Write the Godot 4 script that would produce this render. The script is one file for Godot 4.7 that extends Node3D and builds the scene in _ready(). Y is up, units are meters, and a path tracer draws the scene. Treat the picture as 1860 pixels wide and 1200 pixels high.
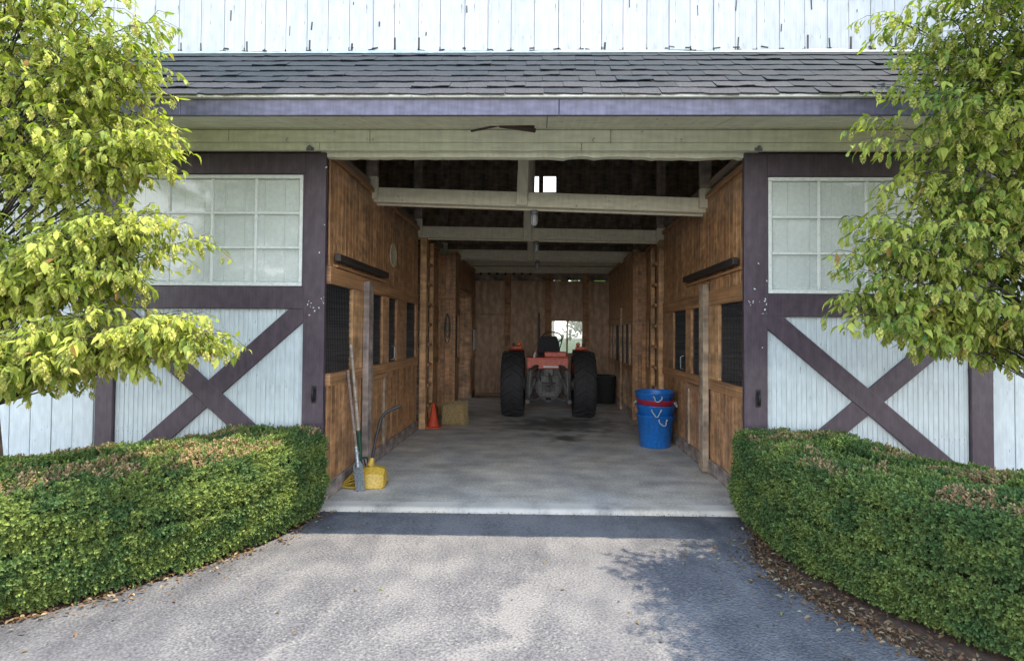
extends Node3D

var M := {}
var T := {}
var cache := {}
var rng := RandomNumberGenerator.new()

# ---------------------------------------------------------------- helpers
func lin(r: float, g: float, b: float) -> Color:
	return Color(r, g, b).linear_to_srgb()

func child(o: Node3D, called: String, parent: Node) -> Node3D:
	o.name = called
	parent.add_child(o, true)
	return o

func thing(called: String, label: String, category: String, at := Vector3.ZERO, group := "") -> Node3D:
	var o := Node3D.new()
	o.name = called
	add_child(o, true)
	o.position = at
	o.set_meta("label", label)
	o.set_meta("category", category)
	if group != "":
		o.set_meta("group", group)
	return o

func part(called: String, parent: Node) -> Node3D:
	return child(Node3D.new(), called, parent)

func put(called: String, mesh: Mesh, mat: Material, parent: Node, xf := Transform3D.IDENTITY) -> MeshInstance3D:
	var o := MeshInstance3D.new()
	o.mesh = mesh
	o.material_override = mat
	o.transform = xf
	child(o, called, parent)
	return o

func tri_out(st: SurfaceTool, a: Vector3, b: Vector3, c: Vector3, center: Vector3) -> void:
	var n := (c - a).cross(b - a)
	if n.dot((a + b + c) / 3.0 - center) < 0.0:
		var t := b
		b = c
		c = t
		n = -n
	n = n.normalized()
	for p in [a, b, c]:
		st.set_normal(n)
		st.add_vertex(p)

# a face whose winding follows the normal it is given
func tri_n(st: SurfaceTool, a: Vector3, b: Vector3, c: Vector3, hint: Vector3, col := Color.WHITE) -> void:
	var n := (c - a).cross(b - a)
	if n.length() < 1e-12:
		return
	if n.dot(hint) < 0.0:
		var t := b
		b = c
		c = t
		n = -n
	n = n.normalized()
	for p in [a, b, c]:
		st.set_normal(n)
		st.set_color(col)
		st.add_vertex(p)

func quad_out(st: SurfaceTool, a: Vector3, b: Vector3, c: Vector3, d: Vector3, center: Vector3) -> void:
	tri_out(st, a, b, c, center)
	tri_out(st, a, c, d, center)

func add_bevel_box(st: SurfaceTool, size: Vector3, bev: float, xf := Transform3D.IDENTITY) -> void:
	var h := size * 0.5
	bev = minf(bev, minf(h.x, minf(h.y, h.z)) * 0.6)
	var ctr := xf.origin
	var vert := func(sx: int, sy: int, sz: int, ax: int) -> Vector3:
		var p := Vector3(sx * h.x, sy * h.y, sz * h.z)
		var s := [sx, sy, sz]
		for k in 3:
			if k != ax:
				p[k] -= s[k] * bev
		return xf * p
	for ax in 3:
		var u := (ax + 1) % 3
		var v := (ax + 2) % 3
		for s in [-1, 1]:
			var q := []
			for uv in [[-1, -1], [1, -1], [1, 1], [-1, 1]]:
				var sg := [0, 0, 0]
				sg[ax] = s
				sg[u] = uv[0]
				sg[v] = uv[1]
				q.append(vert.call(sg[0], sg[1], sg[2], ax))
			quad_out(st, q[0], q[1], q[2], q[3], ctr)
		# edges that run along ax
		for su in [-1, 1]:
			for sv in [-1, 1]:
				var q2 := []
				for w in [[-1, u], [1, u], [1, v], [-1, v]]:
					var sg2 := [0, 0, 0]
					sg2[ax] = w[0]
					sg2[u] = su
					sg2[v] = sv
					q2.append(vert.call(sg2[0], sg2[1], sg2[2], w[1]))
				quad_out(st, q2[0], q2[1], q2[2], q2[3], ctr)
	for sx in [-1, 1]:
		for sy in [-1, 1]:
			for sz in [-1, 1]:
				tri_out(st, vert.call(sx, sy, sz, 0), vert.call(sx, sy, sz, 1), vert.call(sx, sy, sz, 2), ctr)

func begin() -> SurfaceTool:
	var st := SurfaceTool.new()
	st.begin(Mesh.PRIMITIVE_TRIANGLES)
	return st

func box_mesh(size: Vector3, bev := 0.004) -> ArrayMesh:
	var key := "%.4f_%.4f_%.4f_%.4f" % [size.x, size.y, size.z, bev]
	if not cache.has(key):
		var st := begin()
		add_bevel_box(st, size, bev)
		cache[key] = st.commit()
	return cache[key]

# a box given by its lowest and highest corner
func box(called: String, parent: Node, lo: Vector3, hi: Vector3, mat: Material, bev := 0.004) -> MeshInstance3D:
	var size := (hi - lo).abs()
	return put(called, box_mesh(size, bev), mat, parent, Transform3D(Basis.IDENTITY, (lo + hi) * 0.5))

# a beam from a to b, w across, t deep
func beam(called: String, parent: Node, a: Vector3, b: Vector3, w: float, t: float, mat: Material, upv := Vector3.UP, bev := 0.004) -> MeshInstance3D:
	return put(called, box_mesh(Vector3(t, w, a.distance_to(b)), bev), mat, parent, along(a, b, upv))

func along(a: Vector3, b: Vector3, upv := Vector3.UP) -> Transform3D:
	var z := (b - a).normalized()
	var x := upv.cross(z)
	if x.length() < 0.001:
		x = Vector3.RIGHT.cross(z)
	x = x.normalized()
	return Transform3D(Basis(x, z.cross(x), z), (a + b) * 0.5)

func add_tube(st: SurfaceTool, pts: Array, radii: Array, sides := 8, caps := true) -> void:
	var rings := []
	var prev_x := Vector3.ZERO
	for i in pts.size():
		var d: Vector3 = pts[mini(i + 1, pts.size() - 1)] - pts[maxi(i - 1, 0)]
		d = d.normalized()
		var x := prev_x
		if x == Vector3.ZERO:
			x = d.cross(Vector3.UP if absf(d.y) < 0.9 else Vector3.RIGHT)
		x = (x - d * x.dot(d)).normalized()
		prev_x = x
		var y := d.cross(x)
		var ring := []
		for k in sides:
			var a := TAU * k / sides
			ring.append([pts[i] + (x * cos(a) + y * sin(a)) * float(radii[i]), x * cos(a) + y * sin(a)])
		rings.append(ring)
	for i in pts.size() - 1:
		for k in sides:
			var k2 := (k + 1) % sides
			var q := [rings[i][k], rings[i][k2], rings[i + 1][k2], rings[i + 1][k]]
			var turn := ((q[1][0] - q[0][0]) as Vector3).cross(q[2][0] - q[0][0]).dot(q[0][1]) < 0.0
			for idx in ([0, 1, 2, 0, 2, 3] if turn else [0, 2, 1, 0, 3, 2]):
				st.set_normal(q[idx][1])
				st.add_vertex(q[idx][0])
	if caps:
		for e in [0, pts.size() - 1]:
			var ctr: Vector3 = pts[e]
			var inner: Vector3 = pts[1] if e == 0 else pts[e - 1]
			for k in sides:
				tri_out(st, ctr, rings[e][k][0], rings[e][(k + 1) % sides][0], inner)

func tube(called: String, parent: Node, pts: Array, radii: Array, mat: Material, sides := 8) -> MeshInstance3D:
	var st := begin()
	add_tube(st, pts, radii, sides)
	return put(called, st.commit(), mat, parent)

# profile: Vector2(radius, along axis); axis "x", "y" or "z"
func lathe(profile: Array, segs: int, axis := "y", smooth := true) -> ArrayMesh:
	var st := begin()
	if smooth:
		st.set_smooth_group(1)
	else:
		st.set_smooth_group(-1)
	var at := func(p: Vector2, a: float) -> Vector3:
		if axis == "x":
			return Vector3(p.y, p.x * cos(a), p.x * sin(a))
		if axis == "z":
			return Vector3(p.x * cos(a), p.x * sin(a), p.y)
		return Vector3(p.x * cos(a), p.y, p.x * sin(a))
	for i in profile.size() - 1:
		for k in segs:
			var a0 := TAU * k / segs
			var a1 := TAU * (k + 1) / segs
			var q := [at.call(profile[i], a0), at.call(profile[i], a1), at.call(profile[i + 1], a1), at.call(profile[i + 1], a0)]
			for idx in [0, 1, 2, 0, 2, 3]:
				st.add_vertex(q[idx])
	st.generate_normals()
	return st.commit()

# a convex or simple polygon in the xy plane pushed along z
func extrude(poly: PackedVector2Array, z0: float, z1: float) -> ArrayMesh:
	var st := begin()
	st.set_smooth_group(-1)
	var tris := Geometry2D.triangulate_polygon(poly)
	var flip := Geometry2D.is_polygon_clockwise(poly)
	for k in range(0, tris.size(), 3):
		var a := poly[tris[k]]
		var b := poly[tris[k + 1]]
		var c := poly[tris[k + 2]]
		if (b - a).cross(c - a) > 0.0:
			var t := b
			b = c
			c = t
		for p in [a, b, c]:
			st.add_vertex(Vector3(p.x, p.y, z1))
		for p in [a, c, b]:
			st.add_vertex(Vector3(p.x, p.y, z0))
	var n := poly.size()
	for k in n:
		var a := poly[k]
		var b := poly[(k + 1) % n]
		if flip:
			var t := a
			a = b
			b = t
		for p in [Vector3(a.x, a.y, z1), Vector3(b.x, b.y, z1), Vector3(b.x, b.y, z0), Vector3(a.x, a.y, z1), Vector3(b.x, b.y, z0), Vector3(a.x, a.y, z0)]:
			st.add_vertex(p)
	st.generate_normals()
	return st.commit()

# ---------------------------------------------------------------- textures
func noise(freq: float, oct: int, sd: int, kind := FastNoiseLite.TYPE_SIMPLEX_SMOOTH) -> FastNoiseLite:
	var n := FastNoiseLite.new()
	n.seed = sd
	n.frequency = freq
	n.noise_type = kind
	n.fractal_octaves = oct
	n.fractal_type = FastNoiseLite.FRACTAL_FBM if oct > 1 else FastNoiseLite.FRACTAL_NONE
	return n

# one byte per pixel, 0..255, tiling
func nbytes(w: int, h: int, freq: float, oct: int, sd: int, sw := 0, sh := 0) -> PackedByteArray:
	var im := noise(freq, oct, sd).get_seamless_image(sw if sw > 0 else w, sh if sh > 0 else h)
	im.convert(Image.FORMAT_L8)
	if sw > 0 or sh > 0:
		im.resize(w, h, Image.INTERPOLATE_CUBIC)
	return im.get_data()

func gray_tex(w: int, h: int, f: Callable) -> ImageTexture:
	var out := PackedByteArray()
	out.resize(w * h * 3)
	for i in w * h:
		var c: Color = f.call(i)
		out[i * 3] = int(clampf(c.r, 0.0, 1.0) * 255.0)
		out[i * 3 + 1] = int(clampf(c.g, 0.0, 1.0) * 255.0)
		out[i * 3 + 2] = int(clampf(c.b, 0.0, 1.0) * 255.0)
	var im := Image.create_from_data(w, h, false, Image.FORMAT_RGB8, out)
	return ImageTexture.create_from_image(im)

func turned(t: ImageTexture) -> ImageTexture:
	var im := t.get_image()
	im.rotate_90(CLOCKWISE)
	return ImageTexture.create_from_image(im)

func bump_of(b: PackedByteArray, w: int, h: int, s: float) -> ImageTexture:
	var im := Image.create_from_data(w, h, false, Image.FORMAT_L8, b)
	im.convert(Image.FORMAT_RGBA8)
	im.bump_map_to_normal_map(s)
	return ImageTexture.create_from_image(im)

func make_textures() -> void:
	var n := 512
	# wood grain: streaks along v, slow tone drift, a few knots
	var fine := nbytes(n, n, 0.09, 2, 3, 512, 24)
	var mid := nbytes(n, n, 0.03, 3, 4, 512, 48)
	var slow := nbytes(n, n, 0.012, 3, 5)
	T.grain = gray_tex(n, n, func(i: int) -> Color:
		var v := 0.82 + (fine[i] - 128) / 255.0 * 0.26 + (mid[i] - 128) / 255.0 * 0.30 + (slow[i] - 128) / 255.0 * 0.22
		var warm := (slow[i] - 128) / 255.0 * 0.12
		return Color(v + warm * 0.3, v, v - warm * 0.6))
	T.grain_h = turned(T.grain)
	T.grain_n = bump_of(fine, n, n, 1.6)
	# old white paint on boards: faint streaks, grey weather marks, chips down to the wood
	var chip := nbytes(n, n, 0.05, 4, 11, 512, 200)
	var weather := nbytes(n, n, 0.02, 4, 12)
	T.paint = gray_tex(n, n, func(i: int) -> Color:
		var v := 0.95 + (fine[i] - 128) / 255.0 * 0.07 + (weather[i] - 128) / 255.0 * 0.10
		var c := Color(v, v, v * 0.995)
		var k := chip[i] / 255.0 - 0.13
		if k < 0.0:
			c = c.lerp(Color(0.42, 0.40, 0.38), clampf(-k * 9.0, 0.0, 0.85))
		return c)
	# dark trim paint: scuffs and specks
	var scuff := nbytes(n, n, 0.06, 4, 21)
	T.trim = gray_tex(n, n, func(i: int) -> Color:
		var v := 0.86 + (weather[i] - 128) / 255.0 * 0.22 + (fine[i] - 128) / 255.0 * 0.14
		var k := scuff[i] / 255.0 - 0.86
		var c := Color(v, v, v)
		if k > 0.0:
			c = c.lerp(Color(1.0, 0.98, 0.95), clampf(k * 8.0, 0.0, 0.6))
		return c)
	T.trim_n = bump_of(scuff, n, n, 1.2)
	# generic speckle
	var spk := nbytes(n, n, 0.35, 2, 31)
	T.speckle = gray_tex(n, n, func(i: int) -> Color:
		var v := 0.80 + (spk[i] - 128) / 255.0 * 0.45 + (weather[i] - 128) / 255.0 * 0.3
		return Color(v, v, v))
	T.speckle_n = bump_of(spk, n, n, 2.5)
	# shingle granules with worn paler patches
	var worn := nbytes(n, n, 0.035, 4, 41)
	T.granule = gray_tex(n, n, func(i: int) -> Color:
		var v := 0.72 + (spk[i] - 128) / 255.0 * 0.5
		var k := clampf((worn[i] / 255.0 - 0.58) * 5.0, 0.0, 1.0)
		return Color(v, v, v).lerp(Color(v + 0.2, v + 0.19, v + 0.19), k))
	# plywood of the rear wall: vertical grain with stain blotches
	T.plywood = gray_tex(n, n, func(i: int) -> Color:
		var v := 0.82 + (mid[i] - 128) / 255.0 * 0.12 + (weather[i] - 128) / 255.0 * 0.24
		return Color(v, v * 0.99, v * 0.96))
	asphalt_texture()
	concrete_texture()

# worn asphalt, 8 m by 6 m, x -4..4 and z -6..0
func asphalt_texture() -> void:
	var w := 1152
	var h := 864
	var grit := nbytes(w, h, 0.34, 2, 51)
	var grit2 := nbytes(w, h, 0.18, 3, 52)
	var blot := nbytes(w, h, 0.016, 4, 53)
	var big := nbytes(w, h, 0.006, 3, 54)
	var streak := nbytes(w, h, 0.027, 3, 55, 1152, 300)
	var out := PackedByteArray()
	out.resize(w * h * 3)
	for j in h:
		var z := -6.0 + 6.0 * (j + 0.5) / h
		for i in w:
			var p := j * w + i
			var x := -4.0 + 8.0 * (i + 0.5) / w
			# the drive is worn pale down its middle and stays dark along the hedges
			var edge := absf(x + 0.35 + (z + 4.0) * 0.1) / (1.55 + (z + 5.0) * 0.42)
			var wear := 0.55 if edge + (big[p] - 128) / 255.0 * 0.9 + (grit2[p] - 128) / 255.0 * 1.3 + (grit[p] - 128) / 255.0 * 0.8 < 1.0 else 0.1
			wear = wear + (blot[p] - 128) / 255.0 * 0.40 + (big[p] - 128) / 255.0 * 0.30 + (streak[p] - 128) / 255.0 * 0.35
			# two pale wheel scrapes that run towards the road
			var s1 := absf(x - (-0.15 + (z + 3.3) * -0.30) + (blot[p] - 128) / 255.0 * 0.5)
			var s2 := absf(x - (-1.25 + (z + 3.0) * -0.45) + (blot[p] - 128) / 255.0 * 0.4)
			if z > -4.0:
				wear += 0.42 * clampf(1.0 - s1 / 0.16, 0.0, 1.0) * clampf((z + 4.0) * 2.0, 0.0, 1.0)
			if z > -3.3:
				wear += 0.42 * clampf(1.0 - s2 / 0.12, 0.0, 1.0) * clampf((z + 3.3) * 2.0, 0.0, 1.0)
			# dust tracked out of the barn, also painted pale to lighten the eave shadow
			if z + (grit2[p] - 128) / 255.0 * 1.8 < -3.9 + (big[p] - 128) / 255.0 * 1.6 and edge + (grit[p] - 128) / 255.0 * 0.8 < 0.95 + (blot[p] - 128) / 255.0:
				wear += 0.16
			var g := (grit[p] - 128) / 255.0
			var g2 := (grit2[p] - 128) / 255.0
			var t := clampf(wear * 0.9 + 0.20 + g * 0.5 + g2 * 0.55, 0.0, 1.0)
			var v := 0.205 + 0.25 * t + g * 0.06
			if g > 0.30 and g2 > 0.05:
				v += 0.07
			out[p * 3] = int(clampf(v * (0.985 + 0.03 * t), 0.0, 1.0) * 255.0)
			out[p * 3 + 1] = int(clampf(v * (0.99 + 0.005 * t), 0.0, 1.0) * 255.0)
			out[p * 3 + 2] = int(clampf(v * (1.07 - 0.085 * t), 0.0, 1.0) * 255.0)
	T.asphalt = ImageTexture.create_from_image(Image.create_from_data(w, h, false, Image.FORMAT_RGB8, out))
	T.asphalt_n = bump_of(grit, w, h, 3.0)

# aisle slab, x -2.5..2.5 and z -15..-5
func concrete_texture() -> void:
	var w := 512
	var h := 1024
	var blot := nbytes(w, h, 0.02, 4, 61)
	var big := nbytes(w, h, 0.007, 4, 62)
	var fine := nbytes(w, h, 0.3, 2, 63)
	var sweep := nbytes(w, h, 0.025, 3, 64, 160, 1024)
	var out := PackedByteArray()
	out.resize(w * h * 3)
	for j in h:
		var z := -15.0 + 10.0 * (j + 0.5) / h
		for i in w:
			var p := j * w + i
			var x := -2.5 + 5.0 * (i + 0.5) / w
			var v := 0.62 + (blot[p] - 128) / 255.0 * 0.14 + (big[p] - 128) / 255.0 * 0.08 + (fine[p] - 128) / 255.0 * 0.18 + (sweep[p] - 128) / 255.0 * 0.12
			var brown := clampf(0.10 + (big[p] - 128) / 255.0 * 0.12, 0.0, 0.3)
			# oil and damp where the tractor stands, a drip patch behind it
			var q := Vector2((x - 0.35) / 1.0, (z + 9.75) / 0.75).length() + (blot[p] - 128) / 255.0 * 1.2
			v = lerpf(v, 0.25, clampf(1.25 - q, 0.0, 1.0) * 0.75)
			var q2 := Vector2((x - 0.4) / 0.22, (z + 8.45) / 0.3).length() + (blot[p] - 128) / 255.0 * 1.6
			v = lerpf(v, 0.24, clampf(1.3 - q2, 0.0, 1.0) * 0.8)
			# pale rubbed lip at the doorway
			if z > -5.22:
				v = lerpf(v, 0.72, clampf(0.55 + (blot[p] - 128) / 255.0 * 1.6, 0.0, 1.0))
			out[p * 3] = int(clampf(v * (1.0 + brown * 0.35), 0.0, 1.0) * 255.0)
			out[p * 3 + 1] = int(clampf(v, 0.0, 1.0) * 255.0)
			out[p * 3 + 2] = int(clampf(v * (1.0 - brown * 0.6), 0.0, 1.0) * 255.0)
	T.concrete = ImageTexture.create_from_image(Image.create_from_data(w, h, false, Image.FORMAT_RGB8, out))
	T.concrete_n = bump_of(blot, w, h, 2.0)

func mat(key: String, col: Color, rough := 0.7, tex: Texture2D = null, scale := Vector3.ONE, world := true, nrm: Texture2D = null, nstr := 0.5, metallic := 0.0) -> StandardMaterial3D:
	var m := StandardMaterial3D.new()
	m.albedo_color = col
	m.roughness = rough
	m.metallic = metallic
	if tex != null:
		m.albedo_texture = tex
		m.uv1_triplanar = true
		m.uv1_world_triplanar = world
		m.uv1_scale = scale
		m.uv1_triplanar_sharpness = 8.0
	if nrm != null:
		m.normal_enabled = true
		m.normal_texture = nrm
		m.normal_scale = nstr
	M[key] = m
	return m

func make_materials() -> void:
	var gv := Vector3(1.6, 0.22, 1.6)
	var gh := Vector3(0.22, 1.6, 0.22)
	# varnished pine boards in four tones
	var tones := [lin(0.56, 0.295, 0.135), lin(0.51, 0.262, 0.117), lin(0.60, 0.33, 0.16), lin(0.47, 0.248, 0.118)]
	for k in 4:
		mat("pine%d" % k, tones[k], 0.42, T.grain, gv + Vector3(0.13, 0.02, 0.17) * k, true, T.grain_n, 0.35)
	mat("pine_rail", lin(0.53, 0.28, 0.128), 0.5, T.grain_h, gh, true, T.grain_n, 0.35)
	mat("pine_post", lin(0.66, 0.38, 0.18), 0.6, T.grain, gv, true, T.grain_n, 0.4)
	mat("pale_pine", lin(0.72, 0.46, 0.28), 0.7, T.grain, gv, true, T.grain_n, 0.4)
	mat("old_board", lin(0.47, 0.36, 0.25), 0.75, T.grain, gv, true, T.grain_n, 0.5)
	mat("grey_pole", lin(0.36, 0.29, 0.25), 0.75, T.grain, gv, true, T.grain_n, 0.5)
	mat("loft_wood", lin(0.42, 0.33, 0.26), 0.85, T.grain, gv, true)
	mat("loft_wood_h", lin(0.42, 0.33, 0.26), 0.85, T.grain_h, gh, true)
	mat("dark_post", lin(0.47, 0.248, 0.118), 0.7, T.grain, gv, true)
	mat("track", lin(0.045, 0.034, 0.030), 0.55, T.grain_h, gh, true)
	mat("plywood", lin(0.66, 0.46, 0.33), 0.7, T.plywood, Vector3(0.7, 0.35, 0.7), true)
	mat("beam_paint", lin(0.84, 0.78, 0.60), 0.6, T.paint, Vector3(0.4, 1.3, 1.3), true)
	mat("post_paint", lin(0.84, 0.78, 0.60), 0.6, T.paint, Vector3(1.3, 0.4, 1.3), true)
	mat("beam_grey", lin(0.84, 0.78, 0.60), 0.6, T.paint, Vector3(0.4, 1.3, 1.3), true)
	# outside paint
	for k in 3:
		mat("white%d" % k, [lin(0.56, 0.57, 0.575), lin(0.54, 0.55, 0.56), lin(0.58, 0.585, 0.58)][k], 0.55, T.paint, Vector3(1.1 + 0.1 * k, 0.35, 1.1), true, T.grain_n, 0.25)
	mat("door_white", lin(0.565, 0.635, 0.655), 0.5, T.paint, Vector3(1.3, 0.5, 1.3), true, T.grain_n, 0.2)
	mat("sash_white", lin(0.70, 0.74, 0.71), 0.45, T.paint, Vector3(2, 2, 2), true)
	mat("brown_v", lin(0.088, 0.062, 0.082), 0.42, T.trim, Vector3(1.2, 0.6, 1.2), true, T.trim_n, 0.2)
	mat("fascia", lin(0.165, 0.155, 0.225), 0.38, T.trim, Vector3(0.6, 1.2, 1.2), true, T.trim_n, 0.15)
	mat("cream", lin(0.86, 0.85, 0.66), 0.55, T.paint, Vector3(0.35, 1.0, 0.6), true)
	mat("header", lin(0.86, 0.85, 0.66), 0.5, T.paint, Vector3(0.35, 1.2, 1.2), true)
	mat("drip", lin(0.66, 0.66, 0.60), 0.45, T.paint, Vector3(0.6, 2, 2), true)
	mat("flashing", lin(0.42, 0.56, 0.60), 0.4, T.speckle, Vector3(1, 1, 1), true, null, 0.0, 0.3)
	mat("rotten", lin(0.10, 0.066, 0.045), 0.9, T.grain_h, gh, true)
	mat("bare_wood", lin(0.09, 0.085, 0.085), 0.9, T.grain, gv, true)
	# shingles: four tones from slate blue to sun-bleached
	var sh := [lin(0.015, 0.030, 0.046), lin(0.017, 0.032, 0.048), lin(0.034, 0.042, 0.056), lin(0.072, 0.075, 0.090)]
	for k in 4:
		mat("shingle%d" % k, sh[k], 0.9, T.granule, Vector3(1.3, 1.3, 1.3) + Vector3.ONE * 0.17 * k, true, T.speckle_n, 0.5)
	# panes
	var gl := mat("glass", lin(0.72, 0.79, 0.75), 0.08)
	gl.transparency = BaseMaterial3D.TRANSPARENCY_ALPHA
	gl.albedo_color.a = 0.2
	# metals, plastics
	mat("iron", lin(0.035, 0.033, 0.035), 0.5, T.speckle, Vector3(3, 3, 3), true, null, 0.0, 0.5)
	mat("wire", lin(0.03, 0.034, 0.04), 0.5, null, Vector3.ONE, true, null, 0.0, 0.5)
	mat("steel", lin(0.42, 0.47, 0.50), 0.42, T.speckle, Vector3(4, 4, 4), false, null, 0.0, 0.7)
	mat("zinc", lin(0.36, 0.37, 0.37), 0.5, T.speckle, Vector3(4, 4, 4), false, null, 0.0, 0.6)
	mat("blue", lin(0.02, 0.22, 0.74), 0.32, T.trim, Vector3(2, 2, 2), false)
	mat("tub_red", lin(0.50, 0.035, 0.06), 0.35, T.trim, Vector3(2, 2, 2), false)
	mat("rope", lin(0.62, 0.68, 0.72), 0.8, T.speckle, Vector3(8, 8, 8), false)
	mat("yellow", lin(0.72, 0.46, 0.06), 0.4, T.trim, Vector3(3, 3, 3), false)
	mat("black_plastic", lin(0.02, 0.02, 0.022), 0.45)
	mat("handle_wood", lin(0.50, 0.42, 0.33), 0.65, T.grain, Vector3(6, 0.6, 6), false)
	mat("handle_dark", lin(0.27, 0.20, 0.16), 0.65, T.grain, Vector3(6, 0.6, 6), false)
	mat("green_paint", lin(0.022, 0.09, 0.045), 0.5, T.trim, Vector3(4, 4, 4), false)
	mat("cone", lin(0.78, 0.10, 0.035), 0.5, T.trim, Vector3(3, 3, 3), false)
	mat("straw", lin(0.50, 0.38, 0.18), 0.9, T.speckle, Vector3(3, 3, 3), false, T.speckle_n, 0.8)
	var sw := mat("straw_blade", Color.WHITE, 0.8)
	sw.vertex_color_use_as_albedo = true
	sw.cull_mode = BaseMaterial3D.CULL_DISABLED
	mat("green_rope", lin(0.12, 0.15, 0.11), 0.85, T.speckle, Vector3(8, 8, 8), false)
	mat("bin", lin(0.075, 0.085, 0.082), 0.55, T.speckle, Vector3(2, 2, 2), false)
	mat("plaque", lin(0.70, 0.62, 0.42), 0.5, T.trim, Vector3(2, 2, 2), false)
	mat("paper", lin(0.72, 0.74, 0.72), 0.6)
	mat("jar", lin(0.62, 0.66, 0.66), 0.15)
	M.jar.transparency = BaseMaterial3D.TRANSPARENCY_ALPHA
	M.jar.albedo_color.a = 0.45
	# tractor
	mat("tractor_red", lin(0.72, 0.12, 0.06), 0.42, T.trim, Vector3(1.5, 1.5, 1.5), false)
	mat("rubber", lin(0.042, 0.042, 0.045), 0.75, T.speckle, Vector3(2, 2, 2), false, T.speckle_n, 0.4)
	mat("cast", lin(0.21, 0.20, 0.19), 0.65, T.speckle, Vector3(2, 2, 2), false, T.speckle_n, 0.4)
	mat("cast_dark", lin(0.085, 0.08, 0.078), 0.6, T.speckle, Vector3(2, 2, 2), false)
	mat("vinyl", lin(0.012, 0.013, 0.017), 0.75)
	mat("lens_amber", lin(0.6, 0.13, 0.02), 0.25)
	# ground
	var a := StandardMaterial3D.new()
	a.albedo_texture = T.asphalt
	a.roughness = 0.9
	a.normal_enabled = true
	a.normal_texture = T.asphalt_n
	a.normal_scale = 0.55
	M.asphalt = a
	var c := StandardMaterial3D.new()
	c.albedo_texture = T.concrete
	c.roughness = 0.75
	c.normal_enabled = true
	c.normal_texture = T.concrete_n
	c.normal_scale = 0.3
	M.concrete = c
	mat("mulch", lin(0.15, 0.092, 0.062), 0.95, T.speckle, Vector3(1.5, 1.5, 1.5), true, T.speckle_n, 1.0)
	mat("lawn", lin(0.085, 0.125, 0.04), 0.95, T.speckle, Vector3(0.7, 0.7, 0.7), true, T.speckle_n, 1.0)
	mat("bark", lin(0.075, 0.058, 0.048), 0.9, T.grain, Vector3(3, 0.6, 3), true, T.grain_n, 0.8)
	mat("stem", lin(0.085, 0.115, 0.045), 0.9, T.speckle, Vector3(3, 3, 3), true)
	var lf := mat("leaf", Color.WHITE, 0.5)
	lf.vertex_color_use_as_albedo = true
	lf.cull_mode = BaseMaterial3D.CULL_DISABLED
	lf.backlight_enabled = true
	lf.backlight = Color(0.86, 0.95, 0.45)
	lf.metallic_specular = 0.3
	var hl := mat("hedge_leaf", Color.WHITE, 0.6)
	hl.vertex_color_use_as_albedo = true
	hl.cull_mode = BaseMaterial3D.CULL_DISABLED
	hl.backlight_enabled = true
	hl.backlight = Color(0.6, 0.75, 0.3)
	hl.metallic_specular = 0.35
	mat("far_wall", lin(0.62, 0.50, 0.36), 0.8, T.paint, Vector3(0.5, 0.5, 0.5), true)
	mat("far_roof", lin(0.14, 0.12, 0.11), 0.9, T.speckle, Vector3(0.5, 0.5, 0.5), true)

# ---------------------------------------------------------------- main
func _ready() -> void:
	rng.seed = 20240
	# camera: 1.6 m above the aisle slab, a shifted lens
	var cam := Camera3D.new()
	cam.name = "camera"
	cam.projection = Camera3D.PROJECTION_FRUSTUM
	cam.near = 0.05
	cam.far = 400.0
	cam.size = 0.05 * 2.0 * 0.6
	cam.frustum_offset = Vector2(-0.036, -0.016) * 0.05
	cam.position = Vector3(0, 1.6, 0)
	cam.rotation = Vector3(atan(0.021), atan(0.019), deg_to_rad(0.4))
	add_child(cam)
	# sky: pale summer haze
	var sky_mat := ProceduralSkyMaterial.new()
	sky_mat.sky_top_color = Color(0.52, 0.65, 0.82)
	sky_mat.sky_horizon_color = Color(1.0, 0.99, 0.97)
	sky_mat.sky_curve = 0.4
	sky_mat.ground_bottom_color = Color(0.22, 0.21, 0.19)
	sky_mat.ground_horizon_color = Color(0.55, 0.56, 0.54)
	sky_mat.sun_angle_max = 12.0
	sky_mat.energy_multiplier = 1.0
	var sky := Sky.new()
	sky.sky_material = sky_mat
	var env := Environment.new()
	env.background_mode = Environment.BG_SKY
	env.sky = sky
	env.background_energy_multiplier = 1.9
	env.ambient_light_source = Environment.AMBIENT_SOURCE_SKY
	env.tonemap_mode = Environment.TONE_MAPPER_LINEAR
	env.tonemap_exposure = 2.6
	env.sdfgi_enabled = true
	env.ssao_enabled = true
	env.ssil_enabled = true
	var we := WorldEnvironment.new()
	we.name = "environment"
	we.environment = env
	add_child(we)
	# sun: high, over the right-hand trees, all but in the plane of the front
	var sun := DirectionalLight3D.new()
	sun.name = "sun"
	sun.light_energy = 1.15
	sun.light_color = Color(1.0, 0.95, 0.86)
	sun.light_angular_distance = 0.5
	sun.shadow_enabled = true
	add_child(sun)
	sun.look_at_from_position(Vector3(0.45, 1.0, 0.07), Vector3.ZERO, Vector3.FORWARD)

	make_textures()
	make_materials()
	print("materials ", Time.get_ticks_msec())
	ground()
	barn()
	print("barn ", Time.get_ticks_msec())
	beyond()
	tractor()
	tubs()
	tools()
	small_things()
	print("things ", Time.get_ticks_msec())
	hedges()
	print("hedges ", Time.get_ticks_msec())
	trees()
	print("trees ", Time.get_ticks_msec())

func setting(o: Node3D) -> void:
	o.set_meta("kind", "structure")

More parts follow.
